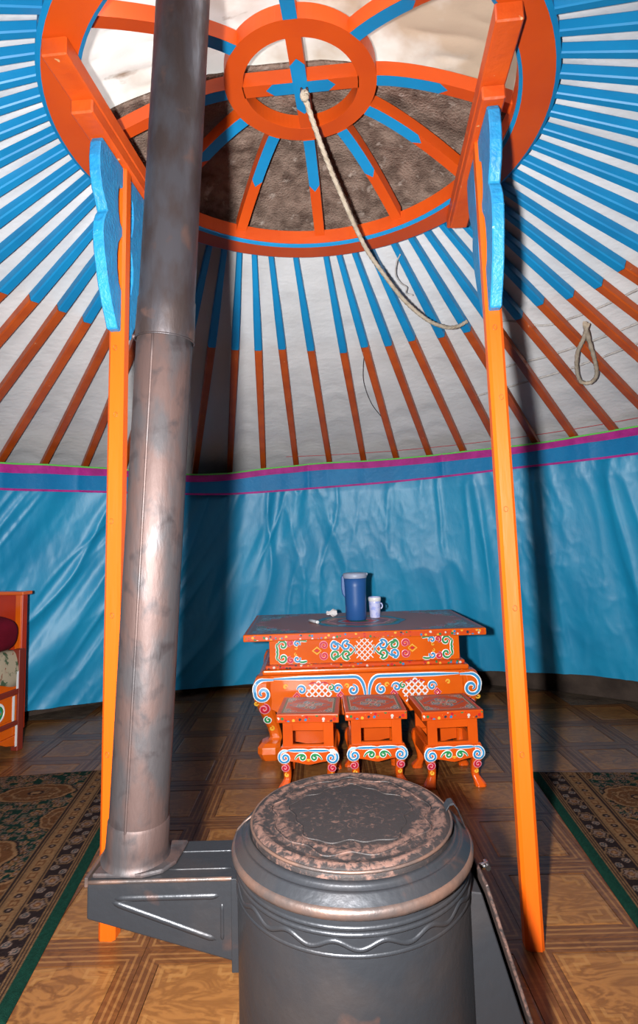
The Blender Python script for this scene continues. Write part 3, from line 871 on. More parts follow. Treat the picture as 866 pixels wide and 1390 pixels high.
# flared gusset that carries the pipe on the duct
gus = MB(); px0, py0 = PIPE_AXIS[0][0], PIPE_AXIS[0][1]
pl = [(DX0 + 0.004, DY0 + 0.012), (-0.385, DY0 + 0.006), (-0.345, DY0 + 0.022), (-0.325, DY0 + 0.055), (-0.318, DY1 - 0.012), (DX0 + 0.02, DY1 - 0.006)]
gus.prism(pl, lambda p, k: L_(p[0], p[1], DZ + (0.0085 if k == 0 else -0.001)))
gus.build('pipe_gusset', M['pipe'], duct, bevel=0.003)

# firing door on the right side: slanted box, frame sheet and latch
b = MB()
poly = [(0.205, 0.490), (0.236, 0.486), (0.318, 0.200), (0.318, 0.14), (0.205, 0.14)]
b.prism(poly, lambda p, k: (p[0], (-0.075 if k == 0 else 0.140), p[1]))
door_box = b.build('door_box', M['steel'], stove, bevel=0.002)
b = MB()
d_ = unit(0.362 - 0.268, 0.215 - 0.512)
n_ = (-d_[1], d_[0])
a_, c_ = (0.238, 0.510), (0.330, 0.190)
b.prism([(a_[0], a_[1]), (a_[0] + n_[0] * .006, a_[1] + n_[1] * .006), (c_[0] + n_[0] * .006, c_[1] + n_[1] * .006), (c_[0], c_[1])][::-1], lambda p, k: (p[0], (-0.095 if k == 0 else 0.165), p[1]))
b.build('door_sheet', M['steel_lid'], stove, bevel=0.0015)
latch = MB(); latch.tube([(0.254, 0.035, 0.470), (0.280, 0.035, 0.476)], 0.0065, 10); latch.tube([(0.276, 0.023, 0.475), (0.276, 0.047, 0.475)], 0.0055, 8)
latch.build('latch_bolt', M['chrome'], stove)


# ------------------------------------------------------------------ painted surfaces (colours stored on a fine grid of vertices)
class Canvas:
    def __init__(s, x0, x1, y0, y1, step, base):
        s.nx = max(2, int(round((x1 - x0) / step)) + 1); s.ny = max(2, int(round((y1 - y0) / step)) + 1)
        s.X, s.Y = np.meshgrid(np.linspace(x0, x1, s.nx), np.linspace(y0, y1, s.ny), indexing='ij')
        s.C = np.zeros((s.nx, s.ny, 3)); s.C[:] = base

    def fill(s, mask, c): s.C[mask] = c

    def dist(s, pts):
        P = np.array(pts, float); D = np.full(s.X.shape, 9.0)
        x0, x1, y0, y1 = P[:, 0].min() - .04, P[:, 0].max() + .04, P[:, 1].min() - .04, P[:, 1].max() + .04
        m = (s.X > x0) & (s.X < x1) & (s.Y > y0) & (s.Y < y1)
        x = s.X[m]; y = s.Y[m]; d = np.full(x.shape, 9.0)
        for a, b in zip(P[:-1], P[1:]):
            v = b - a; l = v @ v + 1e-12
            t = np.clip(((x - a[0]) * v[0] + (y - a[1]) * v[1]) / l, 0, 1)
            d = np.minimum(d, np.hypot(x - a[0] - t * v[0], y - a[1] - t * v[1]))
        D[m] = d
        return D

    def line(s, pts, w, c, outline=None, ow=1.7):
        d = s.dist(pts)
        if outline is not None: s.C[d < w * ow / 2] = outline
        s.C[d < w / 2] = c

    def object(s, name, zfn, m, parent=None, loc=(0, 0, 0)):
        P = np.stack([s.X, s.Y, zfn(s.X, s.Y)], -1)
        me = bpy.data.meshes.new(name)
        nu, nv = s.nx, s.ny
        I = np.arange(nu * nv).reshape(nu, nv)
        F = np.stack([I[:-1, :-1], I[1:, :-1], I[1:, 1:], I[:-1, 1:]], -1).reshape(-1, 4)
        me.from_pydata(P.reshape(-1, 3).tolist(), [], F.tolist())
        at = me.attributes.new('paint', 'FLOAT_COLOR', 'POINT')
        at.data.foreach_set('color', np.concatenate([s.C.reshape(-1, 3), np.ones((nu * nv, 1))], 1).astype(np.float32).ravel())
        me.materials.append(m)
        me.polygons.foreach_set('use_smooth', [True] * len(me.polygons))
        o = bpy.data.objects.new(name, me); o.parent = parent; o.location = loc
        col.objects.link(o)
        return o


def spiral(cx, cy, r, turns, a0, d=1, n=26, inner=0.22):
    turns *= 0.88
    return [(cx + r * (1 - (1 - inner) * t) * math.cos(a0 + d * 2 * PI * turns * t), cy + r * (1 - (1 - inner) * t) * math.sin(a0 + d * 2 * PI * turns * t)) for t in np.linspace(0, 1, n)]


def arc(cx, cy, rx, ry, a0, a1, n=18):
    return [(cx + rx * math.cos(a), cy + ry * math.sin(a)) for a in np.linspace(a0, a1, n)]


def bez(*p, n=18):
    out = []
    for t in np.linspace(0, 1, n):
        q = [np.array(a, float) for a in p]
        while len(q) > 1: q = [q[i] * (1 - t) + q[i + 1] * t for i in range(len(q) - 1)]
        out.append(tuple(q[0]))
    return out


mirror = lambda pts: [(-x, y) for x, y in pts]

# ------------------------------------------------------------------ low painted table
TX, TY = 0.215, 3.45
table = empty('painted_table', (TX, TY, 0), math.radians(1.2))
tag(table, 'low orange table painted with scrolls and knots, standing before the blue curtain', 'table')
HW, FY, BY = 0.648, -0.375, 0.400
top = MB().box(-HW, HW, FY, BY, 0.612, 0.649).build('tabletop', M['orange_table'], table, bevel=0.006, seg=2)
MB().box(-HW + .012, HW - .012, FY - .0012, FY + .01, 0.618, 0.643).build('dotted_edge', M['frieze'], top)

BR = (0.27, 0.115, 0.095)
cv = Canvas(-HW + .004, HW - .004, FY + .004, BY - .004, 0.0045, BR)
cx_, cy_ = 0.0, (FY + BY) / 2
TE, TE2, PK, RD, GN, DK = (0.012, 0.105, 0.17), (0.05, 0.20, 0.26), (0.30, 0.10, 0.10), (0.24, 0.025, 0.02), (0.015, 0.085, 0.05), (0.035, 0.03, 0.035)
for sx in (-1, 1):
    for sy in (-1, 1):
        corner = lambda pts: [(sx * (HW - .03 - x), cy_ + sy * ((BY - FY) / 2 - .03 - y)) for x, y in pts]
        q = corner([(0, 0), (0.30, 0.0), (0.20, 0.06), (0.13, 0.16), (0.08, 0.30), (0, 0.36)])
        X, Y = cv.X, cv.Y
        ux = HW - .03 - sx * X; uy = (BY - FY) / 2 - .03 - sy * (Y - cy_)
        msk = (ux > 0) & (uy > 0) & ((ux / 0.36) ** 0.8 + (uy / 0.34) ** 0.8 < 1 + 0.07 * np.sin(np.arctan2(uy, ux) * 14))
        cv.fill(msk, (0.075, 0.065, 0.075))
        for (ax_, ay_, r_, a0, d_, c_) in ((.05, .05, .045, 0.5, 1, TE), (.14, .045, .038, 2.2, -1, GN), (.22, .035, .030, 0.2, 1, TE), (.05, .14, .038, 2.2, -1, TE2), (.05, .22, .030, 0.2, 1, GN), (.12, .12, .036, 1.2, 1, TE2), (.28, .025, .02, 0, 1, RD), (.035, .285, .02, 0, 1, RD), (.10, .20, .026, 0, -1, RD), (.19, .09, .026, 1, 1, RD)):
            cv.line(corner(spiral(ax_, ay_, r_, 1.25, a0, d_)), .010, c_, (0.16, 0.17, 0.19), 1.7)
for rx, ry, c_ in ((.275, .235, (0.05, 0.03, 0.03)), (.268, .229, TE), (.238, .200, GN), (.222, .186, BR), (.185, .150, PK), (.172, .138, (0.10, 0.04, 0.045)), (.12, .095, TE2), (.105, .082, RD), (.06, .045, GN)):
    an = np.arctan2((cv.Y - cy_) / ry, cv.X / rx)
    rr = np.hypot(cv.X / rx, (cv.Y - cy_) / ry)
    cv.fill(rr < 1 + 0.035 * np.cos(8 * an), c_)
for k in range(8):
    a = k * PI / 4 + .2
    cv.line(spiral(.20 * math.cos(a), cy_ + .166 * math.sin(a), .026, 1.2, a, 1), .008, [RD, TE2, PK, GN][k % 4], (0.2, 0.18, 0.18))
for inset, c_ in ((.010, RD), (.018, TE)):
    e = np.minimum(HW - .004 - np.abs(cv.X), (BY - FY) / 2 - .004 - np.abs(cv.Y - cy_))
    cv.fill(np.abs(e - inset) < .0035, c_)
cv.C[:] = np.minimum(cv.C * np.where(np.all(np.isclose(cv.C, BR), -1), 1.0, 1.9)[..., None], 0.6)
cv.object('painted_surface', lambda x, y: np.full_like(x, 0.6496), M['vcol'], top)

MB().box(-0.515, 0.515, -0.312, 0.335, 0.478, 0.612).build('waist', M['orange_table'], table, bevel=0.003)
b = MB(); b.box(-0.535, 0.535, -0.332, 0.352, 0.458, 0.478)
mould = b.build('moulding', M['frieze'], table, bevel=0.004)
b = MB(); b.box(-0.552, 0.552, -0.350, 0.368, 0.432, 0.458); b.build('lower_moulding', M['orange_table'], table, bevel=0.009, seg=3)

# curved legs with ball feet
LEG = [(0.434, .541, .034), (0.425, .545, .040), (0.40, .552, .044), (0.36, .556, .046), (0.31, .548, .046), (0.26, .533, .042), (0.20, .513, .037), (0.15, .497, .033), (0.105, .487, .032), (0.095, .492, .036), (0.088, .512, .050), (0.07, .522, .059), (0.04, .522, .060), (0.015, .518, .052), (0.0, .515, .046)]


def leg_part(LEG, sx, sy, yc, parent, m, xoff=0.0):
    b = MB(); secs = []
    for z, c, h in LEG:
        k = h * 0.42
        x, y = sx * (c + xoff), sy * (c - LEG[0][1]) + yc
        secs.append([(x + a, y + d, z) for a, d in ((-h + k, -h), (h - k, -h), (h, -h + k), (h, h - k), (h - k, h), (-h + k, h), (-h, h - k), (-h, -h + k))][::-1])
    b.loft(secs, 0, False)
    return b.build('leg', m, parent, bevel=0.002)


for sx in (-1, 1):
    for sy, yc in ((-1, -0.335), (1, 0.352)): leg_part(LEG, sx, sy, yc, table, M['orange_table'])
# aprons between the legs
low = [(-0.51, 0.262)] + bez((-0.49, 0.255), (-0.44, 0.21), (-0.40, 0.265), (-0.33, 0.255), n=9) + bez((-0.30, 0.252), (-0.15, 0.20), (-0.05, 0.235), (0, 0.225), n=9)
low = low + [(-x, y) for x, y in low[::-1][1:]]
poly = low + [(0.51, 0.433), (-0.51, 0.433)]
b = MB(); b.prism(poly, lambda p, k: (p[0], (-0.368 if k == 0 else -0.335), p[1])); apron = b.build('apron', M['orange_table'], table, bevel=0.003)
b = MB(); b.prism(poly[::-1], lambda p, k: (p[0], (0.385 if k == 0 else 0.352), p[1])); b.build('apron', M['orange_table'], table, bevel=0.003)
for sx in (-1, 1):
    b = MB(); b.box(min(sx * 0.54, sx * 0.572), max(sx * 0.54, sx * 0.572), -0.30, 0.32, 0.26, 0.433); b.build('side_apron', M['orange_table'], table, bevel=0.003)

STROKE = [M['white'], M['sky_line'], M['green_line'], M['red_line'], M['pink_line'], M['yellow_line']]
W_, B_, G_, R_, K_, Y_ = range(6)


def ornament(name, strokes, fn, parent, h=0.0022, fat=1.65):
    """strokes: (points, width, colour, outline colour or None); every stroke is a part of its own"""
    for pts, w, c_, o_ in strokes:
        b = MB()
        if o_ is not None and c_ != Y_: b.stroke(pts, w * fat * 1.38, h * 0.55, fn, o_)
        b.stroke(pts, w * fat, h, fn, c_)
        b.build(name, STROKE, parent)


wf = lambda x, z, l: (x, -0.3122 - l, z)
af = lambda x, z, l: (x, -0.3682 - l, z)
zc = 0.545


def knot(cx, cz, s, fn, parent, n=3, w=0.006):
    """endless knot of white bands"""
    S = []
    for k in range(-n + 1, n):
        L2 = (n - abs(k) * 0.5) * s
        S.append(([(cx + k * s * .5 - L2 * .5, cz + k * s * .5 * -1 - L2 * .5), (cx + k * s * .5 + L2 * .5, cz - k * s * .5 + L2 * .5)], w, W_, None))
        S.append(([(cx + k * s * .5 + L2 * .5, cz + k * s * .5 - L2 * .5), (cx + k * s * .5 - L2 * .5, cz + k * s * .5 + L2 * .5)], w, W_, None))
    S2 = []
    for p, a, c, o in S: S2.append(([tuple(np.array(p[0]) * (1 - t) + np.array(p[1]) * t) for t in np.linspace(0, 1, 4)], a, c, o))
    b = MB()
    for p, a, c, o in S2: b.stroke(p, a, 0.0022, fn, c, taper=False)
    return b.build('endless_knot', STROKE, parent)


waist = [o for o in table.children if o.name.startswith('waist')][0]
knot(0, zc, 0.030, wf, waist)
for sx in (-1, 1):
    f = (lambda pts: pts) if sx > 0 else mirror
    S = []
    S.append((f(bez((.045, zc - .02), (.06, zc + .01), (.075, zc + .03), (.10, zc + .03), n=8) + spiral(.098, zc + .022, .028, 1.3, PI / 2 + .4, -1)), .008, B_, W_))
    S.append((f(bez((.045, zc + .02), (.06, zc - .01), (.075, zc - .03), (.10, zc - .03), n=8) + spiral(.098, zc - .024, .028, 1.3, -PI / 2 - .4, 1)), .008, G_, W_))
    ornament('scroll', S, wf, waist)
    S = []
    S.append((f(bez((.11, zc), (.13, zc + .03), (.15, zc + .045), (.165, zc + .035), n=8) + spiral(.158, zc + .022, .026, 1.3, PI / 2, -1)), .008, G_ if sx > 0 else B_, W_))
    S.append((f(bez((.11, zc), (.13, zc - .03), (.15, zc - .045), (.165, zc - .035), n=8) + spiral(.158, zc - .024, .026, 1.3, -PI / 2, 1)), .008, B_ if sx > 0 else G_, W_))
    ornament('scroll', S, wf, waist)
    S = []
    S.append((f(spiral(.220, zc + .026, .022, 1.35, -.6, 1)), .007, R_, K_)); S.append((f(spiral(.220, zc - .026, .022, 1.35, .6, -1)), .007, R_, K_))
    ornament('scroll', S, wf, waist)
    S = []
    lo = [(.235, zc), (.258, zc + .018), (.282, zc), (.258, zc - .018), (.235, zc)]
    S.append((f(lo), .006, Y_, None)); S.append((f([(.25, zc), (.268, zc)]), .014, R_, None)); S.append((f([(.135, zc), (.152, zc)]), .010, R_, Y_))
    ornament('lozenge', S, wf, waist)
    S = []
    for sz in (1, -1):
        S.append((f(spiral(.442, zc + sz * .034, .026, 1.25, 0.0, sz)), .008, G_, W_))
        S.append((f(spiral(.400, zc + sz * .044, .018, 1.2, -sz * PI / 2, sz)), .007, R_, K_))
        S.append((f(spiral(.366, zc + sz * .040, .018, 1.2, PI + sz * .5, -sz)), .007, B_, W_))
        S.append((f(bez((.355, zc + sz * .054), (.34, zc + sz * .060), (.325, zc + sz * .056), (.312, zc + sz * .052), n=8)), .008, G_, W_))
        S.append((f(spiral(.372, zc + sz * .016, .009, 1.0, PI / 2, sz, n=12)), .004, Y_, W_))
    S.append((f(bez((.470, zc + .045), (.485, zc + .03), (.462, zc + .012), (.474, zc), n=10) + bez((.474, zc), (.462, zc - .012), (.485, zc - .03), (.470, zc - .045), n=10)), .008, G_, W_))
    ornament('scroll', S, wf, waist)
# apron ornaments
za = 0.345
for sx in (-1, 1):
    f = (lambda pts: pts) if sx > 0 else mirror
    b = [(.020, za - .035), (.012, za), (.020, za + .045), (.045, za + .066)]
    ornament('blue_border', [(f(bez((.010, za - .07), (.004, za + .02), (.025, za + .074), (.07, za + .072), n=12) + [(x, za + .072) for x in np.linspace(.09, .49, 16)]), .010, B_, W_)], af, apron)
    knot(sx * .255, za - .012, 0.034, af, apron, n=3, w=.008)
    S = [(f(spiral(.155, za + .012, .024, 1.3, PI, -1)), .008, B_, W_), (f(spiral(.345, za + .012, .024, 1.3, 0, 1)), .008, B_, W_), (f(spiral(.19, za + .02, .016, 1.2, PI / 2, 1)), .007, G_, W_),
         (f(bez((.20, za + .035), (.225, za + .055), (.245, za + .045), (.255, za + .035), n=8)), .005, R_, None), (f(bez((.31, za + .035), (.285, za + .055), (.265, za + .045), (.255, za + .035), n=8)), .005, R_, None),
         (f([(.125, za - .02), (.14, za - .005), (.155, za - .02), (.14, za - .035), (.125, za - .02)]), .008, R_, K_), (f([(.355, za - .02), (.37, za - .005), (.385, za - .02), (.37, za - .035), (.355, za - .02)]), .008, R_, K_),
         (f(spiral(.075, za + .005, .026, 1.3, PI / 2, 1)), .009, B_, W_), (f(spiral(.105, za + .025, .012, 1.1, 0, 1)), .006, Y_, W_), (f(spiral(.43, za + .03, .012, 1.1, PI, -1)), .006, Y_, W_)]
    ornament('scroll', S, af, apron)
    # on the leg
    lg = [o for o in table.children if o.name.startswith('leg')][0 if sx < 0 else 2]
    lf = lambda x, z, l: (x, -0.335 - (np.interp(z, [q[0] for q in LEG[::-1]], [q[1] for q in LEG[::-1]]) - LEG[0][1]) - np.interp(z, [q[0] for q in LEG[::-1]], [q[2] for q in LEG[::-1]]) - 0.0008 - l, z)
    S = [(f([(x, .417) for x in np.linspace(.49, .545, 5)] + arc(.545, .372, .045, .045, PI / 2, -.35) + spiral(.547, .350, .040, 1.3, -.25, -1)), .010, B_, W_),
         (f(spiral(.543, .268, .026, 1.35, PI / 2, 1)), .010, R_, K_), (f(spiral(.525, .205, .018, 1.3, PI / 2, -1)), .009, G_, W_), (f(spiral(.508, .155, .014, 1.2, PI / 2, 1)), .006, Y_, W_), (f(spiral(.582, .300, .012, 1.1, PI, 1)), .006, Y_, W_)]
    ornament('leg_scroll', S, lf, lg)

# ------------------------------------------------------------------ stools
def paint_seat():
    hw, hd = 0.141, 0.139
    cv = Canvas(-hw, hw, -hd, hd, 0.0035, (0.30, 0.040, 0.012))
    e = np.minimum(hw - np.abs(cv.X), hd - np.abs(cv.Y))
    cv.fill(np.abs(e - .020) < .0045, (0.06, 0.07, 0.04)); cv.fill(np.abs(e - .028) < .0025, (0.30, 0.24, 0.2)); cv.fill(np.abs(e - .010) < .002, (0.25, 0.02, 0.02))
    gr, rd, wh, tl = (0.05, 0.085, 0.055), (0.26, 0.02, 0.02), (0.30, 0.26, 0.22), (0.03, 0.10, 0.13)
    for k in range(4):
        a = k * PI / 2
        cv.line(spiral(.045 * math.cos(a), .040 * math.sin(a), .026, 1.3, a + 1, 1), .008, gr, wh); cv.line(spiral(.045 * math.cos(a + .5), .045 * math.sin(a + .5), .018, 1.2, a, -1), .007, tl, wh)
        c, s_ = (1 if k in (0, 3) else -1), (1 if k < 2 else -1)
        cv.line(spiral(c * .092, s_ * .090, .020, 1.2, a, 1), .007, tl, wh); cv.line(spiral(c * .066, s_ * .100, .013, 1.1, a, -1), .006, rd, wh); cv.line(spiral(c * .100, s_ * .063, .013, 1.1, a, 1), .006, gr, wh)
    dd = np.abs(cv.X) / .098 + np.abs(cv.Y) / .085
    cv.fill(np.abs(dd - 1) < .045, tl); cv.fill(np.hypot(cv.X, cv.Y) < .017, wh); cv.fill(np.hypot(cv.X, cv.Y) < .012, rd)
    cv.C *= 1.5
    return cv


def make_stool():
    root = empty('stool')
    seat = MB().box(-.145, .145, -.143, .143, .300, .3395).build('seat', M['orange_stool'], root, bevel=0.004, seg=2)
    paint_seat().object('painted_surface', lambda x, y: np.full_like(x, 0.3401), M['vcol'], seat)
    MB().box(-.140, .140, -.1442, -.13, .306, .334).build('dotted_edge', M['frieze'], seat)
    # open frame under the seat
    for sy in (-1, 1):
        y0, y1 = sorted((sy * .112, sy * .128))
        b = MB(); b.box(-.118, -.072, y0, y1, .188, .300); b.box(.072, .118, y0, y1, .188, .300); b.box(-.072, .072, y0, y1, .262, .300); b.box(-.072, .072, y0, y1, .188, .200)
        b.build('frame_panel', M['orange_stool'], root, bevel=0.001)
    for sx in (-1, 1):
        x0, x1 = sorted((sx * .102, sx * .118))
        b = MB(); b.box(x0, x1, -.1115, .1115, .262, .300); b.box(x0, x1, -.1115, .1115, .188, .200); b.build('side_frame', M['orange_stool'], root, bevel=0.001)
    # scrolled lower frame: apron with curving legs
    b = MB(); b.box(-.128, .128, -.1345, -.118, .184, .190); b.build('ledge', M['orange_stool'], root, bevel=0.002)
    low = [(-.105, .118)] + bez((-.09, .128), (-.05, .125), (-.03, .115), (0, .112), n=8)
    low = low + [(-x, y) for x, y in low[::-1][1:]]
    poly = low + [(.105, .184), (-.105, .184)]
    b = MB(); b.prism(poly, lambda p, k: (p[0], (-.136 if k == 0 else -.118), p[1])); apron = b.build('apron', M['orange_stool'], root, bevel=0.0015)
    b = MB(); b.prism(poly[::-1], lambda p, k: (p[0], (.136 if k == 0 else .118), p[1])); b.build('apron', M['orange_stool'], root, bevel=0.0015)
    for sx in (-1, 1):
        x0, x1 = sorted((sx * .112, sx * .128))
        MB().box(x0, x1, -.10, .10, .118, .184).build('side_apron', M['orange_stool'], root, bevel=0.0015)
    LG = [(.184, .110, .021), (.165, .114, .024), (.140, .114, .025), (.110, .108, .022), (.070, .101, .018), (.045, .101, .017), (.030, .108, .020), (.012, .117, .025), (.0, .118, .026)]
    legs = []
    for sx in (-1, 1):
        for sy in (-1, 1): legs.append(leg_part(LG, sx, sy, sy * 0.115, root, M['orange_stool']))
    fn = lambda x, z, l: (x, -.1362 - l, z)
    for sx in (-1, 1):
        f = (lambda p: p) if sx > 0 else mirror
        ornament('scroll', [(f([(x, .176) for x in np.linspace(0, .095, 8)]), .007, B_, W_),
                            (f(bez((.062, .135), (.055, .160), (.02, .166), (.016, .148), n=10) + spiral(.028, .146, .012, 1.1, PI, 1, n=14)), .007, G_, W_),
                            (f(spiral(.004, .132, .006, 1, 0, 1, n=8)), .004, Y_, W_)], fn, apron, h=.0018)
        lf = lambda x, z, l: (x, -.115 - (np.interp(z, [q[0] for q in LG[::-1]], [q[1] for q in LG[::-1]]) - LG[0][1]) - np.interp(z, [q[0] for q in LG[::-1]], [q[2] for q in LG[::-1]]) - .0006 - l, z)
        ornament('leg_scroll', [(f([(x, .176) for x in np.linspace(.095, .108, 3)] + arc(.110, .150, .024, .026, PI / 2, -PI / 2.5, n=12) + spiral(.107, .146, .020, 1.25, -PI / 2.2, -1)), .007, B_, W_),
                                (f(spiral(.110, .098, .017, 1.35, PI / 2, 1)), .007, R_, K_), (f(spiral(.102, .064, .010, 1.2, PI / 2, -1, n=14)), .005, Y_, W_)], lf, legs[0 if sx < 0 else 2], h=.0018)
    return root


stool = make_stool()
for i, (x, y, a, lab) in enumerate(((-0.076, 2.862, -3.5, 'small orange painted stool at the stove pipe end of the row before the table'),
                                    (0.234, 2.878, 0.5, 'small orange painted stool in the middle of a row of three before the table'),
                                    (0.576, 2.850, 4.0, 'small orange painted stool at the free-standing post end of the row before the table'))):
    o = stool if i == 0 else copy_tree(stool)
    o.location = (x, y, 0); o.rotation_euler = (0, 0, math.radians(a))
    tag(o, lab, 'stool', 'painted stools before the table')

# ------------------------------------------------------------------ things on the table
TZ = 0.650
jug = empty('water_jug', (0.203, 3.52, TZ))
tag(jug, 'tall blue frosted plastic jug with a pale lid on the painted table', 'jug')
MB().lathe([(0, 0.0), (.058, 0.0), (.062, .004), (.064, .10), (.067, .20), (.070, .258), (.067, .258), (.060, .02), (0, .02)], n=40).build('body', M['jug'], jug)
MB().lathe([(.071, .250), (.074, .256), (.074, .272), (.068, .280), (.03, .283), (0, .283)], n=40).build('lid', M['jug_lid'], jug)
b = MB(); b.prism([(-.058, .268), (-.078, .268), (-.085, .255), (-.086, .19), (-.080, .155), (-.068, .135), (-.058, .128)], lambda p, k: (p[0], -.012 if k == 0 else .012, p[1])); b.build('handle', M['jug'], jug, bevel=.005, seg=2)
b = MB(); b.prism([(.066, .258), (.066, .280), (.079, .278), (.077, .264)], lambda p, k: (p[0], -.014 if k == 0 else .014, p[1])); b.build('spout', M['jug_lid'], jug, bevel=.003)

cup = empty('china_cup', (0.325, 3.585, TZ))
tag(cup, 'small pale lilac cup with a ring handle beside the blue jug', 'cup')
MB().lathe([(0, 0), (.031, 0), (.032, .004), (.036, .09), (.0385, .125), (.036, .125), (.031, .012), (0, .012)], n=32).build('body', M['cup'], cup)
b = MB(); b.tube([(.036 + .011 * math.cos(a), 0, .070 + .016 * math.sin(a)) for a in np.linspace(-PI / 2, PI / 2, 12)], .0045, 8); b.build('handle', M['cup'], cup)
MB().lathe([(.0368, .100), (.0392, .104), (.0400, .119), (.0385, .123)], n=32).build('rim_band', M['white'], cup)

# crumpled paper twist and a short pale stick
nu, nv = 14, 8
P = np.zeros((nu, nv, 3))
for i in range(nu):
    for j in range(nv):
        a = 2 * PI * i / (nu - 1); t = j / (nv - 1)
        r_ = .006 + .020 * t + .004 * math.sin(5 * a + 3 * t)
        P[i, j] = (-.030 + .062 * t, r_ * math.cos(a), .026 + r_ * math.sin(a) * 0.9 + .004 * math.sin(9 * t + a))
b = MB(); b.grid(P, smooth=False); o = b.build('crumpled_paper', M['paper']); o.location = (0.052, 3.66, TZ - 0.0015)
sl = o.modifiers.new('thickness', 'SOLIDIFY'); sl.thickness = 0.0012
o.rotation_euler = (0, 0, .4)
tag(o, 'crumpled twist of white paper lying on the painted table', 'paper')
st = empty('pale_stick', (-0.056, 3.43, TZ), math.radians(-62))
tag(st, 'short pale stick with a white end lying on the painted tabletop', 'stick')
b = MB(); b.loft([[(x, .011 * math.cos(a), .009 + .0085 * math.sin(a)) for a in np.linspace(0, 2 * PI, 12, endpoint=False)] for x in (-.05, .035)], 0, True); b.build('body', M['plastic_pale'], st, bevel=.002)
b = MB(); b.loft([[(x, .0115 * math.cos(a), .0095 + .009 * math.sin(a)) for a in np.linspace(0, 2 * PI, 12, endpoint=False)] for x in (.0355, .055)], 0, True); b.build('cap', M['white'], st, bevel=.002)

# ------------------------------------------------------------------ rugs
def paint_rug(x0, x1, y0, y1, border_left, seed, meds, wav=0.0):
    cv = Canvas(x0, x1, y0, y1, 0.0048, (0.006, 0.020, 0.014))
    u = (cv.X - x0) if border_left else (x1 - cv.X)
    u2 = (x1 - cv.X) if border_left else (cv.X - x0)
    u = np.minimum(u, u2)
    v = cv.Y
    tan, tan2, brn, drk, grn, pnk = np.array((0.165, 0.088, 0.042)), np.array((0.11, 0.062, 0.034)), np.array((0.085, 0.034, 0.014)), np.array((0.016, 0.010, 0.010)), np.array((0.004, 0.024, 0.016)), np.array((0.145, 0.095, 0.075))
    # field scrollwork
    n1 = vnoise(cv.X * 26, cv.Y * 26, seed); n2 = vnoise(cv.X * 26 + 50, cv.Y * 26 + 9, seed + 1)
    cv.fill(np.abs(n1 - 0.5) < 0.055, tan2 * 0.8); cv.fill(np.abs(n2 - 0.5) < 0.04, np.array((0.07, 0.06, 0.045)))

    def florets(cell, sd, cols, keep=None, rscale=0.42):
        ci = np.floor(cv.X / cell).astype(int); cj = np.floor(cv.Y / cell).astype(int)
        h = lambda k: vnoise(ci * 1.0 + 0.001, cj * 1.0 + 0.001, sd + k)
        jx = (ci + 0.5 + (h(1) - 0.5) * 0.4) * cell; jy = (cj + 0.5 + (h(2) - 0.5) * 0.4) * cell
        dx, dy = cv.X - jx, cv.Y - jy
        r = np.hypot(dx, dy) / (cell * rscale * (0.6 + 0.6 * h(3))); an = np.arctan2(dy, dx)
        r = r / (1 + 0.18 * np.cos(5 * an + 6 * h(4)))
        m0 = keep if keep is not None else np.ones(cv.X.shape, bool)
        for lim, c_ in zip((1.0, 0.68, 0.36), cols): cv.C[m0 & (r < lim) & (h(5) > 0.30)] = c_
    florets(0.052, seed + 10, (tan, brn, pnk)); florets(0.034, seed + 30, (pnk * 0.8, drk, tan))
    for (mx, my, rx, ry, kind) in meds:
        dx, dy = (cv.X - mx) / rx, (cv.Y - my) / ry
        an = np.arctan2(dy, dx); r = np.hypot(dx, dy) / (1 + 0.10 * np.abs(np.cos(an * 4)))
        cv.fill(r < 1.06, drk); cv.fill(r < 1.0, tan); cv.fill(r < 0.90, brn)
        florets(0.030, seed + 50 + int(mx * 10), (tan2, brn * 0.7, tan), keep=(r < 0.84), rscale=0.45)
        cv.fill(np.abs(r - 0.60) < 0.035, tan)
        cv.fill(r < 0.22, drk); cv.fill(r < 0.14, tan)
    # border
    vv = v + 10
    cv.fill(u < 0.232, tan2 * 0.8)

    def stripes(a, b_, n_):
        m = (u >= a) & (u < b_); k = np.floor((u - a) / (b_ - a) * n_).astype(int)
        cv.C[m & (k % 2 == 0)] = tan * 0.75; cv.C[m & (k % 2 == 1)] = drk
    stripes(0.200, 0.232, 5); stripes(0.130, 0.150, 3); stripes(0.036, 0.060, 5)
    m = (u >= 0.150) & (u < 0.200); cv.C[m] = tan * 0.85
    per = 0.075; fv = (vv % per) - per / 2; uu = u - 0.175
    rr = np.hypot(fv, uu); cv.C[m & (rr < 0.013)] = drk; cv.C[m & (rr < 0.005)] = pnk
    fv2 = ((vv + per / 2) % per) - per / 2; rr = np.hypot(fv2, uu) * (1 + 0.2 * np.cos(4 * np.arctan2(fv2, uu)))
    cv.C[m & (rr < 0.017)] = brn; cv.C[m & (rr < 0.010)] = tan
    m = (u >= 0.060) & (u < 0.130); cv.C[m] = drk * 0.9
    per = 0.13; fv = (vv % per) - per / 2; uu = u - 0.095
    rr = np.hypot(fv, uu) * (1 - 0.12 * np.cos(6 * np.arctan2(fv, uu)))
    for lim, c_ in ((0.033, tan2), (0.026, drk), (0.021, pnk * 0.85), (0.012, brn), (0.006, tan)): cv.C[m & (rr < lim)] = c_
    for off in (-0.018, 0.018):
        fv2 = ((vv + per / 2) % per) - per / 2 - off * 0.8; r2 = np.hypot(fv2, uu - off)
        cv.C[m & (r2 < 0.014)] = pnk; cv.C[m & (r2 < 0.009)] = np.array((0.02, 0.03, 0.035)); cv.C[m & (r2 < 0.0045)] = pnk
    m = (u < 0.036); cv.C[m] = grn * 1.15
    # weave mottling: yarn colour varies from knot to knot
    cv.C *= (0.75 + 0.5 * vnoise(cv.X * 210, cv.Y * 210, seed + 90))[..., None]
    return cv


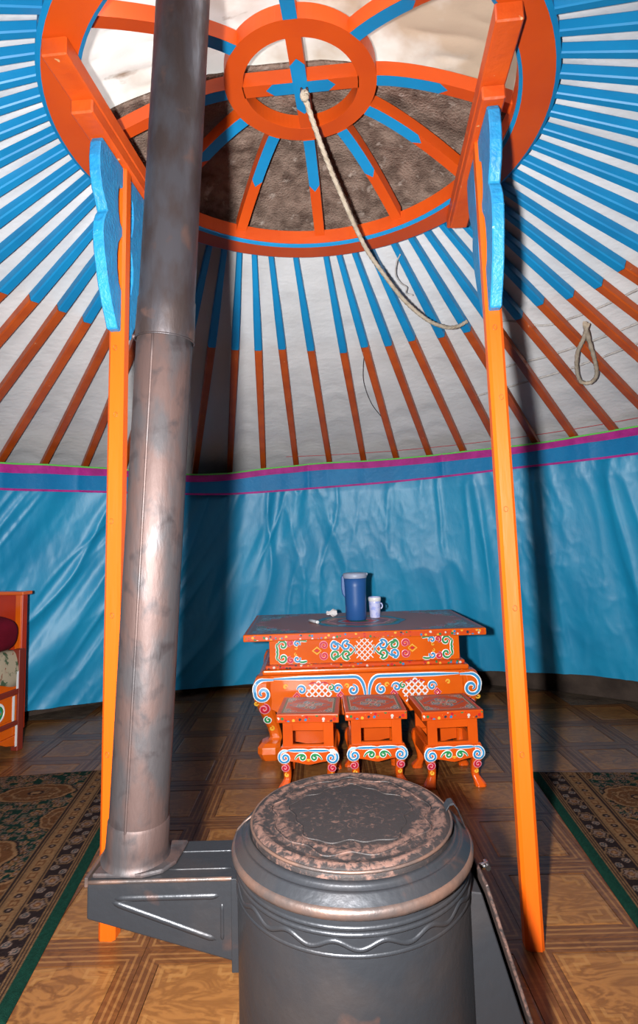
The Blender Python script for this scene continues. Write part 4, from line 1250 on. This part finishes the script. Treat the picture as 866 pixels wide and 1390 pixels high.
def rug(name, label, cv, rot, piv):
    root = empty(name, (piv[0], piv[1], 0), rot)
    tag(root, label, 'rug')
    e = lambda X, Y: np.minimum(np.minimum(X - X.min(), X.max() - X), np.minimum(Y - Y.min(), Y.max() - Y))
    zf = lambda X, Y: 0.002 + 0.010 * np.clip(e(X, Y) / 0.012, 0, 1) ** 0.5 + 0.0035 * vnoise((X + piv[0]) * 6, (Y + piv[1]) * 6, 77) * np.clip(e(X, Y) / 0.05, 0, 1)
    cv.object('pile', zf, M['rug'], root)
    X0, X1, Y0, Y1 = cv.X.min(), cv.X.max(), cv.Y.min(), cv.Y.max()
    MB().box(X0, X1, Y0, Y1, 0.0006, 0.002).build('backing', M['burgundy'], root)
    return root


# right-hand rug: far edge y = 2.845, inner border along x = 0.88 .. 1.0
cv = paint_rug(0.0, 1.10, -1.55, 0.0, True, 100, [(0.375, -0.27, 0.13, 0.10, 0), (0.215, -0.56, 0.085, 0.11, 0), (0.20, -0.03, 0.07, 0.07, 0), (0.55, -0.75, 0.16, 0.22, 0), (0.215, -1.10, 0.085, 0.11, 0)])
rug('patterned_rug', 'green and tan patterned rug lying beside the roof post on the stool side', cv, math.radians(-4.6), (0.972, 2.845))
# left-hand rug
cv = paint_rug(-0.90, 0.0, -1.55, 0.0, False, 200, [(-0.42, -0.24, 0.16, 0.085, 0), (-0.215, -0.50, 0.08, 0.10, 0), (-0.44, -0.78, 0.14, 0.12, 0), (-0.215, -1.07, 0.085, 0.13, 0)])
rug('patterned_rug', 'green and tan patterned rug lying between the bed and the stove pipe post', cv, math.radians(6.0), (-0.955, 3.030))

# ------------------------------------------------------------------ bed beside the wall
bed = empty('wooden_bed', (-1.735, 3.372, 0), math.radians(-13))
tag(bed, 'orange wooden bed with painted drawer front, floral cover and tall headboard', 'bed')
BL, BW = 1.25, 0.42         # local: x 0 .. -BW away from the room, y 0 .. -BL towards the door
b = MB(); b.box(-0.045, 0.0, -0.045, 0.0, 0.0, 0.56); b.build('post', M['dark_red'], bed, bevel=.003)
b = MB(); b.box(-0.045, 0.0, -BL, -BL + .045, 0.0, 0.50); b.build('post', M['dark_red'], bed, bevel=.003)
b = MB(); b.box(-BW, -0.012, -BL + .01, -0.01, 0.09, 0.40); b.build('box_base', M['orange_table'], bed, bevel=.003)
for z0, z1 in ((0.315, 0.345), (0.145, 0.170)):
    b = MB(); b.box(-0.020, 0.003, -BL + .046, -0.046, z0, z1); b.build('rail', M['dark_red'], bed, bevel=.003)
for k in range(3):
    y1 = -0.075 - k * 0.385; y0 = y1 - 0.35
    b = MB(); b.box(-0.012, -0.004, y0, y1, 0.182, 0.303); dr = b.build('drawer_front', M['orange_table'], bed, bevel=.002)
    b = MB(); b.box(-0.0035, -0.001, y1 - .012, y1 + .004, 0.175, 0.310); b.build('white_edge', M['white'], dr)
    fn = lambda y, z, l: (-0.0035 + l, y, z)
    yc_ = (y0 + y1) / 2 + .06
    ornament('painted_roundel', [(arc(yc_, .245, .045, .045, 0, 2 * PI, 26), .010, W_, None), (arc(yc_, .245, .030, .030, 0, 2 * PI, 22), .016, G_, None), (spiral(yc_, .245, .018, 1.3, 0, 1), .010, B_, None), (spiral(yc_ - .07, .20, .02, 1.2, 0, 1), .008, R_, None)], fn, dr)
b = MB(); b.box(-0.0035, -0.001, -0.060, -0.046, 0.345, 0.44); b.build('white_edge', M['white'], bed)
b = MB(); b.box(-0.0035, -0.001, -0.060, -0.046, 0.03, 0.145); b.build('white_edge', M['white'], bed)
for y_ in (-0.10, -BL + 0.10):
    b = MB(); b.prism([(-.046 + y_ + .1, 0.09), (-.046 + y_ + .1, 0.03), (-.12 + y_ + .1, .05), (-.20 + y_ + .1, 0.09)] if y_ > -0.5 else [(y_ + .1, .09), (y_ + .05, .05), (y_ - .05, 0.03), (y_ - .05, 0.09)], lambda p, k: (-0.016 if k == 0 else -0.004, p[0], p[1])); b.build('foot_bracket', M['orange_table'], bed, bevel=.002)
b = MB(); b.box(-0.45, -0.030, 0.004, 0.045, 0.10, 0.865); hb = b.build('headboard', M['red_wood'], bed, bevel=.003)
b = MB(); b.box(-0.46, -0.010, -0.020, 0.060, 0.865, 0.885); b.build('ledge', M['orange_table'], hb, bevel=.003)
b = MB(); b.box(-0.075, -0.035, -0.002, 0.010, 0.40, 0.865); b.build('stile', M['orange_table'], hb, bevel=.003)
# mattress under a floral cover, pillow and folded sheet
b = MB(); secs = []
nu, nv = 40, 26
P = np.zeros((nu, nv, 3))
for i in range(nu):
    y_ = -0.02 - (BL - .06) * i / (nu - 1)
    for j in range(nv):
        t = j / (nv - 1)
        if t < .35: x_, z_ = -0.006 - 0.03 * (t / .35) ** 3, 0.385 + .16 * (t / .35)
        else: x_, z_ = -0.036 - (BW - .04) * (t - .35) / .65, 0.545 + 0.018 * math.sin((t - .35) / .65 * PI)
        wv_ = (vnoise(y_ * 9, t * 4, 61) - .5) * .02
        x_ += -abs(wv_) * .6 if t < .35 else 0; z_ += wv_ * .8
        if j == 0: z_ += .02 * math.sin(y_ * 21)
        P[i, j] = (x_, y_, z_)
b.grid(P); cov = b.build('floral_cover', M['floral'], bed)
s_ = cov.modifiers.new('thickness', 'SOLIDIFY'); s_.thickness = 0.006; s_.offset = -1


def cushion(name, m, label, cat, loc, size, rz, ry=0.0):
    n_ = 18; b = MB()
    P = np.zeros((n_, n_ * 2, 3))
    for i in range(n_):
        for j in range(n_ * 2):
            a = -PI / 2 + PI * i / (n_ - 1); c = 2 * PI * j / (n_ * 2 - 1)
            f = lambda t, e: math.copysign(abs(t) ** e, t)
            P[i, j] = (size[0] * f(math.cos(a), .5) * f(math.cos(c), .45), size[1] * f(math.cos(a), .5) * f(math.sin(c), .45), size[2] * f(math.sin(a), .8))
    b.grid(P); o = b.build(name, m); o.location = loc; o.rotation_euler = (0.0, ry, rz)
    tag(o, label, cat)
    return o


cushion('pillow', M['burgundy'], 'burgundy pillow resting against the orange headboard', 'pillow', (-1.900, 3.235, 0.670), (0.16, 0.115, 0.095), math.radians(-13), 0.16)
b = MB(); nn = 12; P = np.zeros((nn, nn, 3))
for i in range(nn):
    for j in range(nn):
        P[i, j] = (-0.10 + .20 * i / (nn - 1), -0.09 + .18 * j / (nn - 1), .012 + .008 * vnoise(i * .6, j * .6, 91))
b.grid(P); o = b.build('folded_sheet', M['white_sheet']); o.location = (-1.935, 2.99, 0.572); o.rotation_euler = (0, 0, math.radians(-13))
s_ = o.modifiers.new('thickness', 'SOLIDIFY'); s_.thickness = 0.012
tag(o, 'white folded cloth lying on the floral bed cover', 'cloth')

# ------------------------------------------------------------------ ropes
def catmull(pts, per=10):
    P = [np.array(p, float) for p in pts]; P = [2 * P[0] - P[1]] + P + [2 * P[-1] - P[-2]]; out = []
    for i in range(1, len(P) - 2):
        for t in np.linspace(0, 1, per, endpoint=False):
            out.append(0.5 * ((2 * P[i]) + (-P[i - 1] + P[i + 1]) * t + (2 * P[i - 1] - 5 * P[i] + 4 * P[i + 1] - P[i + 2]) * t * t + (-P[i - 1] + 3 * P[i] - 3 * P[i + 1] + P[i + 2]) * t ** 3))
    out.append(P[-2])
    return [tuple(q) for q in out]


b = MB()
b.tube(catmull([(-0.013, 1.800, 2.668), (-0.004, 1.82, 2.645), (0.045, 1.93, 2.566), (0.105, 2.06, 2.495), (0.215, 2.28, 2.385), (0.320, 2.45, 2.325), (0.435, 2.60, 2.262), (0.560, 2.72, 2.215), (0.665, 2.80, 2.205), (0.742, 2.85, 2.225), (0.80, 2.88, 2.262)], 26), 0.0092, 12, lobes=3, twist=75.0)
b.tube([(-0.013 + .006 * math.cos(a), 1.800, 2.665 + .012 * math.sin(a)) for a in np.linspace(0, 2 * PI, 10)], 0.011, 8)
tag(b.build('hanging_rope', M['rope']), 'thick pale rope hanging from the crown hub and looping to the poles', 'rope')

b = MB(); lp = [(57.5, .367), (55.0, .403), (52.2, .443), (50.0, .500), (49.2, .545), (50.4, .556), (52.0, .535), (53.4, .49), (55.0, .43), (57.3, .360)]
b.tube(catmull([tuple(roof_pt(math.radians(d), math.radians(d), t, -0.038)) for d, t in lp], 8), 0.0105, 10, lobes=3, twist=70.0)
tag(b.build('rope_loop', M['rope']), 'short loop of pale rope dangling between two roof poles', 'rope')
for j, (rows) in enumerate(([(40, .29), (45, .32), (49.7, .362), (55, .367), (61, .366), (68, .362)], [(36, .47), (41, .463), (46, .463), (54, .4545), (62, .447), (70, .44)], [(30, .565), (38, .545), (46, .53), (54, .515), (63, .50)])):
    b = MB(); b.tube(catmull([tuple(roof_pt(math.radians(d), math.radians(d), t, 0.0215)) for d, t in rows], 16), 0.0055, 8, lobes=3, twist=90.0)
    tag(b.build('tie_rope', M['grey_rope']), 'grey tie rope running between the roof poles and the white lining', 'rope', 'tie ropes under the roof lining')
b = MB(); b.tube(catmull([tuple(roof_pt(math.radians(d), math.radians(d), t, -0.030)) for d, t in ((30.5, .03), (28.5, .045), (26.6, .075), (26.9, .10), (28.0, .115), (27.2, .13), (28.6, .14))], 8), 0.0035, 6)
tag(b.build('string_end', M['grey_rope']), 'loose end of grey string tied at the crown ring', 'string')
b = MB(); b.tube(catmull([tuple(roof_pt(math.radians(d), math.radians(d), t, 0.004)) for d, t in ((12.7, .295), (11.3, .37), (10.8, .44), (11.5, .53), (13.1, .61))], 8), 0.0018, 5)
tag(b.build('dark_thread', M['dark_thread']), 'thin dark thread hanging against the white lining', 'thread')
